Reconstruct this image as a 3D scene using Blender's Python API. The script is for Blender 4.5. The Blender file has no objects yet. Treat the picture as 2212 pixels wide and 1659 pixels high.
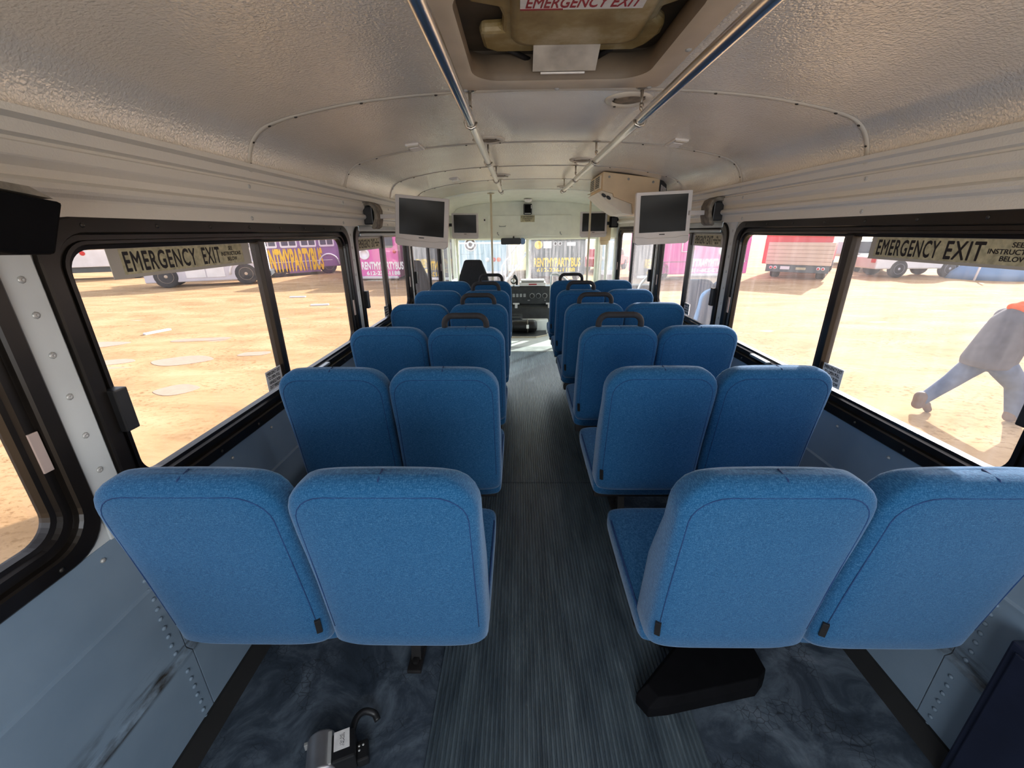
import bpy, bmesh, math, random
import numpy as np
from mathutils import Vector, Matrix
random.seed(7)
S = bpy.context.scene
COL = S.collection
PI = math.pi

# ------------------------------------------------------------------ camera
FPX = 890.0
cam_d = bpy.data.cameras.new('camera'); cam = bpy.data.objects.new('camera', cam_d); COL.objects.link(cam)
cam_d.sensor_fit = 'HORIZONTAL'; cam_d.sensor_width = 36.0; cam_d.lens = FPX/2212*36.0
cam_d.clip_start = .02; cam_d.clip_end = 400
_p, _y, _r = math.radians(20.316), math.radians(-1.105), math.radians(-.597)
_d = Vector((math.sin(_y)*math.cos(_p), math.cos(_y)*math.cos(_p), -math.sin(_p)))
_rt = Vector((math.cos(_y), -math.sin(_y), 0)); _up = _rt.cross(_d)
_rt, _up = math.cos(_r)*_rt + math.sin(_r)*_up, -math.sin(_r)*_rt + math.cos(_r)*_up
cam.matrix_world = Matrix(((_rt.x, _up.x, -_d.x, -.13), (_rt.y, _up.y, -_d.y, 0), (_rt.z, _up.z, -_d.z, 1.53), (0, 0, 0, 1)))
S.camera = cam

# ------------------------------------------------------------------ light
S.view_settings.view_transform = 'Standard'; S.view_settings.look = 'None'
S.view_settings.gamma = 1.0; S.view_settings.use_curve_mapping = False
S.view_settings.exposure = 1.38
W = bpy.data.worlds.new('sky'); S.world = W; W.use_nodes = True
wn = W.node_tree.nodes; wl = W.node_tree.links; wn.clear()
_o = wn.new('ShaderNodeOutputWorld'); _b = wn.new('ShaderNodeBackground'); _s = wn.new('ShaderNodeTexSky')
_s.sky_type = 'NISHITA'; _s.sun_disc = False; _s.sun_elevation = math.radians(27); _s.sun_rotation = math.radians(41)
_s.air_density = 1.0; _s.dust_density = 2.0
_hs = wn.new('ShaderNodeHueSaturation'); _hs.inputs['Saturation'].default_value = .3
wl.new(_s.outputs[0], _hs.inputs['Color']); wl.new(_hs.outputs[0], _b.inputs[0]); wl.new(_b.outputs[0], _o.inputs[0])
_b.inputs[1].default_value = .22
SUN_EL, SUN_AZ = math.radians(27), math.radians(41)
_sd = Vector((math.sin(SUN_AZ)*math.cos(SUN_EL), math.cos(SUN_AZ)*math.cos(SUN_EL), math.sin(SUN_EL)))
sl = bpy.data.lights.new('sun', 'SUN'); sl.energy = 5.0; sl.angle = math.radians(.6); sl.color = (1, .95, .86)
so = bpy.data.objects.new('sun', sl); COL.objects.link(so); so.rotation_euler = _sd.to_track_quat('Z', 'Y').to_euler()
so.location = _sd*40
# added area lamp behind the camera, unseen fill to brighten the cabin
rl = bpy.data.lights.new('rear_fill_lamp', 'AREA'); rl.shape = 'RECTANGLE'; rl.size = 1.2; rl.size_y = .8
rl.energy = 8; rl.color = (.86, .93, 1)
ro = bpy.data.objects.new('rear_fill_lamp', rl); COL.objects.link(ro); ro.location = (0, -1.1, 1.3)
ro.rotation_euler = (math.radians(90), 0, 0)

# ------------------------------------------------------------------ materials
MAT = {}
def ramp(nt, fac, stops):
    r = nt.nodes.new('ShaderNodeValToRGB')
    e = r.color_ramp.elements
    while len(e) < len(stops): e.new(.5)
    for i, (p, c) in enumerate(stops):
        e[i].position = p; e[i].color = (*c, 1) if len(c) == 3 else c
    nt.links.new(fac, r.inputs[0]); return r.outputs[0]
def noise(nt, scale, detail=3, rough=.5, vec=None, dist=0):
    n = nt.nodes.new('ShaderNodeTexNoise'); n.inputs['Scale'].default_value = scale
    n.inputs['Detail'].default_value = detail; n.inputs['Roughness'].default_value = rough
    n.inputs['Distortion'].default_value = dist
    nt.links.new(vec if vec is not None else obco(nt), n.inputs['Vector']); return n.outputs['Fac']
def obco(nt, scale=None):
    t = nt.nodes.new('ShaderNodeTexCoord').outputs['Object']
    if scale is None: return t
    m = nt.nodes.new('ShaderNodeMapping'); m.inputs['Scale'].default_value = scale
    nt.links.new(t, m.inputs['Vector']); return m.outputs[0]
def bump(nt, bs, h, strength, dist):
    b = nt.nodes.new('ShaderNodeBump'); b.inputs['Strength'].default_value = strength; b.inputs['Distance'].default_value = dist
    nt.links.new(h, b.inputs['Height']); nt.links.new(b.outputs[0], bs.inputs['Normal'])
def mix(nt, fac, a, b):
    m = nt.nodes.new('ShaderNodeMix'); m.data_type = 'RGBA'
    for k, v in ((0, fac), (6, a), (7, b)):
        if hasattr(v, 'is_output'): nt.links.new(v, m.inputs[k])
        else: m.inputs[k].default_value = v if k == 0 else (*v[:3], 1)
    return m.outputs[2]
def base(name, color=(.5, .5, .5), rough=.5, metal=0, spec=.5):
    m = bpy.data.materials.new(name); m.use_nodes = True
    b = m.node_tree.nodes['Principled BSDF']
    b.inputs['Base Color'].default_value = (*color, 1); b.inputs['Roughness'].default_value = rough
    b.inputs['Metallic'].default_value = metal; b.inputs['Specular IOR Level'].default_value = spec
    MAT[name] = m; return m, m.node_tree, b
def simple(name, color, rough=.5, metal=0, var=.12, nscale=9, bs=0, bstr=.2, spec=.5):
    m, nt, b = base(name, color, rough, metal, spec)
    f = noise(nt, nscale, 4)
    c0 = tuple(x*(1-var) for x in color); c1 = tuple(min(1, x*(1+var)) for x in color)
    nt.links.new(ramp(nt, f, [(.3, c0), (.7, c1)]), b.inputs['Base Color'])
    if bs: bump(nt, b, noise(nt, bs, 2), bstr, .002)
    return m
# embossed painted ceiling sheet
m, nt, b = base('embossed_ceiling', (.60, .555, .47), .24, .3, .8)
n1 = noise(nt, 130, 1, .5, None, .4)
bump(nt, b, n1, .8, .003)
nt.links.new(ramp(nt, noise(nt, 3, 3), [(.3, (.76, .72, .65)), (.7, (.84, .805, .74))]), b.inputs['Base Color'])
m, nt, b = base('cornice_paint', (.74, .71, .64), .32, 0, .5)
bump(nt, b, noise(nt, 170, 1.5, .5, None, .4), .28, .003)
simple('pillar_paint', (.60, .63, .63), .4, 0, .06, 6)
simple('trim_strip', (.58, .55, .48), .4, 0, .08)
# light grey lower panels, blue-grey shade put into the colour, grime streaks along ledge
m, nt, b = base('shaded_panel_paint', (.30, .38, .48), .42, 0, .4)
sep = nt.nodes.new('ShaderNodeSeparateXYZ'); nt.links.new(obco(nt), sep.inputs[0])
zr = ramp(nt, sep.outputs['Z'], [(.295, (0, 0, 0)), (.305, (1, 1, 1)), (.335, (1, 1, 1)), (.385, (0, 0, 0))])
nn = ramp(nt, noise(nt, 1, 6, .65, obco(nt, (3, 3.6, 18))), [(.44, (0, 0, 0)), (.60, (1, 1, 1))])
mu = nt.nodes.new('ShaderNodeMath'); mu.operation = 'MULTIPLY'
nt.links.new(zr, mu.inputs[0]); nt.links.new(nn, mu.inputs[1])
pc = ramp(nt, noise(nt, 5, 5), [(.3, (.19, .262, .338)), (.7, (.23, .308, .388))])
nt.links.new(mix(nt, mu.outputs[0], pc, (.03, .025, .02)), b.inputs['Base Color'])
# ribbed aisle matting / worn rubber floor
m, nt, b = base('ribbed_rubber', (.05, .065, .075), .28, 0, .6)
c = ramp(nt, noise(nt, 1, 5, .7, obco(nt, (16, 3, 8))), [(.35, (.046, .064, .080)), (.62, (.098, .130, .152)), (.82, (.21, .245, .265))])
sc_ = ramp(nt, noise(nt, 1, 5, .75, obco(nt, (55, 9, 9))), [(.66, (0, 0, 0)), (.72, (1, 1, 1))])
nt.links.new(mix(nt, sc_, c, (.20, .22, .23)), b.inputs['Base Color'])
m, nt, b = base('worn_rubber', (.03, .04, .055), .5, 0, .45)
c = ramp(nt, noise(nt, 5, 8, .68, None, .8), [(.30, (.014, .021, .032)), (.46, (.042, .058, .080)), (.59, (.105, .135, .17)), (.72, (.19, .22, .26))])
vo = nt.nodes.new('ShaderNodeTexVoronoi'); vo.feature = 'DISTANCE_TO_EDGE'; vo.inputs['Scale'].default_value = 42
nt.links.new(obco(nt), vo.inputs['Vector'])
cr = ramp(nt, vo.outputs['Distance'], [(.0, (.8,)*3), (.06, (0, 0, 0))])
pm = ramp(nt, noise(nt, 6, 4), [(.52, (0, 0, 0)), (.60, (1, 1, 1))])
mu = nt.nodes.new('ShaderNodeMath'); mu.operation = 'MULTIPLY'; nt.links.new(cr, mu.inputs[0]); nt.links.new(pm, mu.inputs[1])
nt.links.new(mix(nt, mu.outputs[0], c, (.012, .015, .02)), b.inputs['Base Color'])
bump(nt, b, noise(nt, 30, 5, .7), .3, .004)
# upholstery
def fabric(name, dark, mid, light):
    m, nt, b = base(name, mid, .92, 0, .15)
    f = noise(nt, 480, 3, .8)
    w1 = noise(nt, 1, 2, .6, obco(nt, (950, 90, 260))); w2 = noise(nt, 1, 2, .6, obco(nt, (130, 130, 1150)))
    a = nt.nodes.new('ShaderNodeMath'); a.operation = 'ADD'; nt.links.new(w1, a.inputs[0]); nt.links.new(w2, a.inputs[1])
    a2 = nt.nodes.new('ShaderNodeMath'); a2.operation = 'ADD'; nt.links.new(a.outputs[0], a2.inputs[0]); nt.links.new(f, a2.inputs[1])
    d = nt.nodes.new('ShaderNodeMath'); d.operation = 'DIVIDE'; d.inputs[1].default_value = 3; nt.links.new(a2.outputs[0], d.inputs[0])
    nt.links.new(ramp(nt, d.outputs[0], [(.38, dark), (.5, mid), (.62, light)]), b.inputs['Base Color'])
    b.inputs['Sheen Weight'].default_value = .42; b.inputs['Sheen Roughness'].default_value = .4
    b.inputs['Sheen Tint'].default_value = (.65, .8, 1, 1)
    bump(nt, b, d.outputs[0], .5, .003)
fabric('blue_fabric', (.006, .050, .135), (.012, .090, .215), (.06, .175, .325))
simple('blue_piping', (.006, .04, .14), .9, 0, .2, 80)
simple('black_plastic', (.012, .012, .013), .42, 0, .2, 20)
simple('foam_grip', (.022, .020, .022), .75, 0, .2, 40, 200, .3)
simple('black_metal', (.02, .018, .018), .45, .2, .3, 25)
simple('black_box', (.004, .004, .005), .8, 0, .2, 20, 0, .2, .1)
simple('window_frame', (.014, .011, .009), .30, .35, .35, 7)
simple('window_frame_grey', (.34, .37, .38), .35, .5, .1, 7)
simple('rubber_seal', (.012, .012, .012), .7, 0, .2)
m, nt, b = base('chrome', (.80, .79, .77), .28, 1)
simple('rivet_metal', (.55, .55, .53), .4, .4, .1)
simple('screw_dark', (.06, .055, .05), .4, .6, .2)
simple('monitor_silver', (.60, .57, .55), .42, .1, .04)
simple('monitor_white', (.74, .72, .70), .42, .05, .04)
m, nt, b = base('screen_black', (.006, .0075, .0075), .16, 0, .5)
simple('felt_grey', (.20, .175, .14), .95, 0, .45, 30, 120, .5)
simple('ac_tan', (.78, .61, .38), .45, 0, .05)
simple('ac_cream', (.80, .74, .60), .45, 0, .05)
simple('hatch_frame', (.50, .43, .34), .5, 0, .1, 8)
simple('hatch_inner', (.17, .13, .09), .6, 0, .2, 8)
m, nt, b = base('hatch_plastic', (.45, .36, .2), .5)
nt.links.new(ramp(nt, noise(nt, 7, 5, .6), [(.3, (.20, .125, .032)), (.5, (.32, .235, .095)), (.72, (.52, .45, .29))]), b.inputs['Base Color'])
simple('brushed_steel', (.45, .42, .37), .35, .9, .2, 12)
simple('red_print', (.35, .02, .03), .5, 0, .2)
simple('label_white', (.78, .76, .74), .4, 0, .08, 60)
simple('sign_beige', (.46, .42, .27), .55, 0, .28, 60)
simple('sign_strip', (.42, .39, .34), .4, 0, .08)
simple('black_print', (.012, .010, .012), .6, 0, .1)
simple('front_paint', (.77, .79, .70), .4, 0, .05)
simple('pole_cream', (.70, .62, .46), .35, 0, .1)
simple('dash_black', (.03, .033, .035), .5, 0, .3, 14)
simple('grey_plastic', (.35, .36, .36), .5, 0, .1)
simple('mirror_blue', (.02, .12, .32), .25, 0, .1)
simple('yellow_print', (.85, .55, .02), .5, 0, .1)
simple('white_print', (.9, .88, .9), .5, 0, .05)
simple('front_floor', (.68, .70, .66), .4, 0, .2, 3)
simple('step_floor', (.40, .42, .40), .45, 0, .25, 6)
simple('seat_black', (.012, .012, .015), .8, 0, .2, 60)
simple('plate_pink', (.50, .40, .36), .4, .3, .1)
simple('motor_steel', (.72, .70, .72), .32, .75, .1, 14)
simple('bracket_zinc', (.46, .42, .36), .6, .1, .25, 14)
simple('navy_paint', (.012, .016, .035), .45, 0, .2)
simple('puddle_water', (.37, .25, .165), .3, 0, .1, 9, 0, .2, .2)
# outside
m, nt, b = base('dirt_ground', (.45, .30, .14), .95, 0, .1)
g1 = noise(nt, 1, 6, .62, obco(nt, (.55, 1.1, 1)), .5); g2 = noise(nt, 1, 6, .72, obco(nt, (9, 14, 1)))
c = ramp(nt, g1, [(.32, (.31, .19, .092)), (.5, (.42, .27, .138)), (.68, (.49, .335, .185))])
msk = ramp(nt, noise(nt, 1, 3, .6, obco(nt, (.5, 1.3, 1))), [(.38, (.15,)*3), (.62, (1, 1, 1))])
sp = ramp(nt, g2, [(.52, (0, 0, 0)), (.60, (.85, .85, .85))])
mu = nt.nodes.new('ShaderNodeMath'); mu.operation = 'MULTIPLY'; nt.links.new(sp, mu.inputs[0]); nt.links.new(msk, mu.inputs[1])
c = mix(nt, mu.outputs[0], c, (.20, .11, .045))
pt = ramp(nt, noise(nt, 1, 2, .5, obco(nt, (.42, 1.05, 1))), [(.70, (0, 0, 0)), (.74, (1, 1, 1))])
nt.links.new(mix(nt, pt, c, (.38, .27, .20)), b.inputs['Base Color'])
nt.links.new(ramp(nt, pt, [(0, (.95,)*3), (1, (.35,)*3)]), b.inputs['Roughness'])
bump(nt, b, g1, .5, .05)
for n_, c_ in (('veh_pink', (.74, .10, .42)), ('veh_purple', (.26, .16, .33)), ('veh_grey', (.56, .54, .60)), ('veh_white', (.75, .74, .76)),
               ('veh_blue', (.32, .47, .56)), ('veh_dark', (.075, .095, .105)), ('veh_red', (.62, .06, .07)), ('veh_wood', (.62, .47, .37)),
               ('tarp_blue', (.14, .25, .42)), ('veh_maroon', (.30, .05, .07)), ('hub_tan', (.5, .4, .3))):
    simple(n_, c_, .4, 0, .07, 2)
simple('tyre', (.03, .03, .032), .85, 0, .2)
simple('veh_glass', (.10, .11, .14), .12, 0, .1)
simple('lamp_red', (.6, .03, .03), .3)
simple('denim', (.085, .12, .20), .9, 0, .2, 9)
simple('hoodie', (.10, .10, .12), .95, 0, .15, 9)
simple('orange_cloth', (.75, .12, .03), .9)
simple('skin', (.55, .30, .20), .6, 0, .05)
simple('boot', (.14, .09, .07), .7)
simple('cap_grey', (.45, .5, .62), .8)
def glass(name, tint, haze, streak):
    m = bpy.data.materials.new(name); m.use_nodes = True; nt = m.node_tree; nt.nodes.clear()
    o = nt.nodes.new('ShaderNodeOutputMaterial'); tr = nt.nodes.new('ShaderNodeBsdfTransparent'); tr.inputs[0].default_value = (*tint, 1)
    gl = nt.nodes.new('ShaderNodeBsdfGlossy'); gl.inputs['Roughness'].default_value = .03
    df = nt.nodes.new('ShaderNodeBsdfTranslucent'); df.inputs[0].default_value = (.85, .84, .92, 1)
    fr = nt.nodes.new('ShaderNodeFresnel'); fr.inputs[0].default_value = 1.2
    m1 = nt.nodes.new('ShaderNodeMixShader'); nt.links.new(fr.outputs[0], m1.inputs[0]); nt.links.new(tr.outputs[0], m1.inputs[1]); nt.links.new(gl.outputs[0], m1.inputs[2])
    m2 = nt.nodes.new('ShaderNodeMixShader')
    f = ramp(nt, noise(nt, 1, 5, .65, obco(nt, (26, 26, 1.6))), [(.42, (haze,)*3), (.75, (haze+streak,)*3)])
    nt.links.new(f, m2.inputs[0]); nt.links.new(m1.outputs[0], m2.inputs[1]); nt.links.new(df.outputs[0], m2.inputs[2])
    nt.links.new(m2.outputs[0], o.inputs[0]); MAT[name] = m
glass('clean_glass', (.82, .80, .83), .025, .035)
glass('streaky_glass', (.82, .79, .84), .05, .07)
glass('windshield_glass', (.78, .90, .92), .05, .14)
glass('clear_plastic', (.8, .85, .85), .1, .1)

# ------------------------------------------------------------------ mesh helpers
class MB:
    def __init__(s): s.v = []; s.f = []; s.sm = []
    def add(s, vs, fs, smooth=False):
        o = len(s.v); s.v += [tuple(map(float, v)) for v in vs]
        for f in fs: s.f.append(tuple(i+o for i in f)); s.sm.append(smooth)
        return s
    def box(s, x0, x1, y0, y1, z0, z1, bev=0.0, M=None):
        if bev <= 0:
            vs = [(x, y, z) for z in (z0, z1) for y in (y0, y1) for x in (x0, x1)]
            fs = [(0, 2, 3, 1), (4, 5, 7, 6), (0, 1, 5, 4), (2, 6, 7, 3), (0, 4, 6, 2), (1, 3, 7, 5)]
        else:
            bm = bmesh.new(); r = bmesh.ops.create_cube(bm, size=1)
            for v in bm.verts: v.co = Vector(((x0+x1)/2+v.co.x*(x1-x0), (y0+y1)/2+v.co.y*(y1-y0), (z0+z1)/2+v.co.z*(z1-z0)))
            bev = min(bev, .49*min(x1-x0, y1-y0, z1-z0))
            bmesh.ops.bevel(bm, geom=bm.edges[:], offset=bev, segments=2, profile=.6, affect='EDGES')
            bm.verts.index_update(); vs = [v.co[:] for v in bm.verts]; fs = [[v.index for v in f.verts] for f in bm.faces]; bm.free()
        if M is not None: vs = [(M @ Vector(v))[:] for v in vs]
        return s.add(vs, fs)
    def tube(s, pts, r, n=10, cap=True, closed=False):
        pts = [Vector(p) for p in pts]; k = len(pts); R = r if isinstance(r, (list, tuple)) else [r]*k
        vs = []; ref = None
        for i, p in enumerate(pts):
            a = pts[(i-1) % k] if (closed or i > 0) else p; b = pts[(i+1) % k] if (closed or i < k-1) else p
            t = (b-a).normalized()
            if ref is None:
                ref = Vector((0, 0, 1)) if abs(t.z) < .9 else Vector((1, 0, 0))
            u = (ref - t*ref.dot(t)).normalized(); w = t.cross(u); ref = u
            for j in range(n):
                q = 2*PI*j/n; vs.append((p + R[i]*(math.cos(q)*u + math.sin(q)*w))[:])
        fs = []
        for i in range(k if closed else k-1):
            for j in range(n):
                a = i*n+j; b = i*n+(j+1) % n; c = ((i+1) % k)*n+(j+1) % n; d = ((i+1) % k)*n+j
                fs.append((a, b, c, d))
        s.add(vs, fs, True)
        if cap and not closed:
            o = len(s.v)-len(vs)
            s.f.append(tuple(o+j for j in reversed(range(n)))); s.sm.append(False)
            s.f.append(tuple(o+(k-1)*n+j for j in range(n))); s.sm.append(False)
        return s
    def lathe(s, prof, origin, axis=(0, 0, 1), n=24, smooth=True):
        ax = Vector(axis).normalized(); ref = Vector((1, 0, 0)) if abs(ax.x) < .9 else Vector((0, 1, 0))
        u = (ref-ax*ref.dot(ax)).normalized(); w = ax.cross(u); o = Vector(origin); vs = []
        for r, h in prof:
            for j in range(n):
                q = 2*PI*j/n; vs.append((o+ax*h+r*(math.cos(q)*u+math.sin(q)*w))[:])
        fs = [(i*n+j, i*n+(j+1) % n, (i+1)*n+(j+1) % n, (i+1)*n+j) for i in range(len(prof)-1) for j in range(n)]
        if prof[0][0] > 1e-6: fs.append(tuple(reversed(range(n))))
        if prof[-1][0] > 1e-6: fs.append(tuple((len(prof)-1)*n+j for j in range(n)))
        return s.add(vs, fs, smooth)
    def prism(s, poly, h0, h1, axis='z'):
        def P(a, b, h): return {'z': (a, b, h), 'y': (a, h, b), 'x': (h, a, b)}[axis]
        n = len(poly); vs = [P(a, b, h0) for a, b in poly]+[P(a, b, h1) for a, b in poly]
        fs = [tuple(reversed(range(n))), tuple(range(n, 2*n))]+[(i, (i+1) % n, n+(i+1) % n, n+i) for i in range(n)]
        return s.add(vs, fs)
    def loft(s, rings, cap0=True, cap1=True, smooth=True):
        n = len(rings[0]); vs = [p for r in rings for p in r]
        fs = [(i*n+j, i*n+(j+1) % n, (i+1)*n+(j+1) % n, (i+1)*n+j) for i in range(len(rings)-1) for j in range(n)]
        if cap0: fs.append(tuple(reversed(range(n))))
        if cap1: fs.append(tuple((len(rings)-1)*n+j for j in range(n)))
        return s.add(vs, fs, smooth)
    def mesh(s, name, fix=True):
        me = bpy.data.meshes.new(name); me.from_pydata(s.v, [], s.f); me.polygons.foreach_set('use_smooth', s.sm)
        if fix:
            bm = bmesh.new(); bm.from_mesh(me); bmesh.ops.recalc_face_normals(bm, faces=bm.faces[:]); bm.to_mesh(me); bm.free()
        me.update(); return me
def wloc(o):
    v = Vector((0, 0, 0))
    while o is not None: v += o.location; o = o.parent
    return v
def obj(name, mb, mat, parent=None, bevel=0, local=False, fix=True):
    me = mb.mesh(name, fix) if isinstance(mb, MB) else mb
    me.materials.clear()
    for q in (mat if isinstance(mat, (list, tuple)) else [mat]): me.materials.append(MAT[q])
    o = bpy.data.objects.new(name, me); COL.objects.link(o)
    if parent is not None:
        o.parent = parent
        if not local: me.transform(Matrix.Translation(-wloc(parent)))
    elif not local:
        co = np.array([v.co[:] for v in me.vertices]); lo, hi = co.min(0), co.max(0)
        c = Vector(((lo[0]+hi[0])/2, (lo[1]+hi[1])/2, lo[2])); me.transform(Matrix.Translation(-c)); o.location = c
    if bevel:
        bv = o.modifiers.new('bevel', 'BEVEL'); bv.width = bevel; bv.segments = 2; bv.limit_method = 'ANGLE'; bv.angle_limit = .6
    return o
def tag(o, label=None, cat=None, group=None, kind=None):
    if label: o['label'] = label
    if cat: o['category'] = cat
    if group: o['group'] = group
    if kind: o['kind'] = kind
    return o
def empty(name, loc, label, cat, group=None):
    o = bpy.data.objects.new(name, None); COL.objects.link(o); o.location = loc; o.empty_display_size = .1
    return tag(o, label, cat, group)
def struct(name, mb, mat, parent=None, bevel=0, local=True):
    o = obj(name, mb, mat, parent, bevel, local=local)
    if parent is None: o['kind'] = 'structure'
    return o
def sempty(name, loc):
    o = bpy.data.objects.new(name, None); COL.objects.link(o); o.location = loc; o['kind'] = 'structure'; return o
def copy_tree(o, parent=None):
    c = o.copy(); COL.objects.link(c)
    if parent is not None: c.parent = parent
    for ch in list(o.children): copy_tree(ch, c)
    return c
def text(name, body, org, right, up, height, mat, parent, width=None, depth=.0006, shear=0, align='CENTER', space=.9, bold=.03, local=False, track=1.0):
    """lettering as a mesh fitted to height (and width), centred on org, reading along right / up"""
    cu = bpy.data.curves.new(name, 'FONT'); cu.body = body; cu.align_x = align; cu.size = 1; cu.shear = shear; cu.space_line = space
    cu.resolution_u = 3; cu.extrude = .001; cu.space_character = track
    t = bpy.data.objects.new(name, cu); COL.objects.link(t)
    dg = bpy.context.evaluated_depsgraph_get(); me = bpy.data.meshes.new_from_object(t.evaluated_get(dg))
    bpy.data.objects.remove(t); bpy.data.curves.remove(cu); me.name = name
    if bold:                                    # heavier strokes: the outline laid down again, shifted by a hair
        bm = bmesh.new()
        for k_, (dx, dy) in enumerate(((0, 0), (bold, 0), (bold/2, bold*.7), (bold/2, -bold*.7))):
            n0 = len(bm.verts); bm.from_mesh(me); bm.verts.ensure_lookup_table()
            for q in bm.verts[n0:]: q.co.x += dx; q.co.y += dy; q.co.z -= k_*.0002
        bm.to_mesh(me); bm.free()
    co = np.array([v.co[:] for v in me.vertices]); lo, hi = co.min(0), co.max(0); c = (lo+hi)/2
    sy = height/(hi[1]-lo[1]); sx = sy if width is None else width/(hi[0]-lo[0])
    r = Vector(right).normalized(); u = Vector(up).normalized(); n = r.cross(u)
    sz = depth/max(1e-6, hi[2]-lo[2])
    for v in me.vertices:
        p = v.co; v.co = Vector(org)+r*(p.x-c[0])*sx+u*(p.y-c[1])*sy+n*(p.z-lo[2])*sz
    return obj(name, me, mat, parent, fix=False, local=local)
def rrect(a0, a1, b0, b1, r, seg=6):
    pts = []
    for cx, cy, q0 in ((a1-r, b1-r, 0), (a0+r, b1-r, 90), (a0+r, b0+r, 180), (a1-r, b0+r, 270)):
        for k in range(seg+1):
            q = math.radians(q0+90*k/seg); pts.append((cx+r*math.cos(q), cy+r*math.sin(q)))
    return pts
def catmull(pts, n=6):
    P = [np.array(p, float) for p in pts]; P = [2*P[0]-P[1]]+P+[2*P[-1]-P[-2]]; out = []
    for i in range(1, len(P)-2):
        for k in range(n):
            t = k/n; a, b, c, d = P[i-1:i+3]
            out.append(tuple(.5*((2*b)+(c-a)*t+(2*a-5*b+4*c-d)*t*t+(3*b-a-3*c+d)*t**3)))
    out.append(tuple(P[-2])); return out

def tip(prof, n=8):
    return MB().lathe(prof, (0, 0, 0), (0, 0, 1), n).mesh('screw')
def screw(name, me, mat, parent, loc, axis):
    o = obj(name, me, mat, parent, local=True)
    o.location = Vector(loc)-wloc(parent); o.rotation_euler = Vector(axis).to_track_quat('Z', 'Y').to_euler(); return o
SC = {k_: tip(p_) for k_, p_ in dict(rivet=[(.0075, 0), (.0062, .0035), (.003, .0055), (0, .006)], washer=[(.0078, 0), (.0078, .0015), (.0045, .0032), (.0022, .0032), (.002, .0012), (0, .0012)],
      small=[(.007, 0), (.005, .004), (0, .005)], frame=[(.006, 0), (.005, .002), (0, .003)], seam=[(.006, 0), (.005, .003), (0, .004)], hatch=[(.010, 0), (.008, .004), (0, .006)]).items()}
# ------------------------------------------------------------------ bus shell
HW = 1.18
YB, YF = -1.0, 5.85
# floor: worn rubber at the sides, ribbed mat down the aisle, pale step well in front
fl = MB(); fl.box(-HW, HW, YB, 5.37, -.06, 0)
struct('floor', fl, 'worn_rubber')
rib = MB(); x0, x1 = -.425, .445; npitch = 58; prof = []
for i in range(npitch):
    a = x0+(x1-x0)*i/npitch; d = (x1-x0)/npitch
    prof += [(a, .004), (a+d*.18, .010), (a+d*.62, .010), (a+d*.80, .004)]
prof.append((x1, .004))
for ya, yb in ((YB+.05, 2.272), (2.280, 5.36)):
    vs = [(x, y, z) for y in (ya, yb) for x, z in prof]; n = len(prof)
    rib.add(vs, [(i, i+1, n+i+1, n+i) for i in range(n-1)])
    rib.add([(x0, ya, 0), (x1, ya, 0), (x1, ya, .004), (x0, ya, .004)], [(0, 1, 2, 3)])
    rib.add([(x0, yb, 0), (x1, yb, 0), (x1, yb, .004), (x0, yb, .004)], [(3, 2, 1, 0)])
tag(obj('aisle_mat', rib, 'ribbed_rubber'), 'dark ribbed rubber mat running up the aisle between the seats', 'floor mat')
st = MB(); st.box(-.5, .62, 5.38, 5.62, 0, .012, .004)
struct('trim_1', st, 'step_floor')
st = MB(); st.box(-HW-.03, HW+.03, 5.37, 7.25, -.06, .006)
struct('floor_front', st, 'front_floor')

# window layout: (y0, y1, mullion y)
WIN = [(-.93, .83, -.05), (.91, 2.66, 1.75), (2.745, 4.09, 3.36), (4.17, 5.76, 5.05)]
ZB, ZT = .805, 1.572
tile_y = [(-1.0, .87), (.87, 2.70), (2.70, 4.13), (4.13, 5.85)]
def wall(side, name):
    s = side; mb = MB()
    for (ya, yb), (w0, w1, _) in zip(tile_y, WIN):
        inner = rrect(w0+.02, w1-.02, ZB+.02, ZT-.02, .10, 8)
        outer = []
        n4 = len(inner)//4
        for i, (y, z) in enumerate(inner):
            q = i//n4; k = i % n4
            cy, cz = ((yb, 1.60), (ya, 1.60), (ya, .80), (yb, .80))[q]
            t = k/(n4-1)
            # first half of a corner goes along one edge, second half along the other
            if q == 0: o = (cy, z) if t < .5 else (y, cz)
            elif q == 1: o = (y, cz) if t < .5 else (cy, z)
            elif q == 2: o = (cy, z) if t < .5 else (y, cz)
            else: o = (y, cz) if t < .5 else (cy, z)
            if k == n4//2: o = (cy, cz)
            outer.append(o)
        n = len(inner)
        vs = [(s*HW, y, z) for y, z in inner]+[(s*HW, y, z) for y, z in outer]+[(s*(HW+.045), y, z) for y, z in inner]
        mb.add(vs, [(i, (i+1) % n, n+(i+1) % n, n+i) for i in range(n)]+[(i, (i+1) % n, 2*n+(i+1) % n, 2*n+i) for i in range(n)])
    # upper strip behind the cornice
    mb.box(min(s*HW, s*(HW+.045)), max(s*HW, s*(HW+.045)), -1.0, 5.85, 1.60, 1.76)
    return struct(name, mb, 'pillar_paint')
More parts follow.
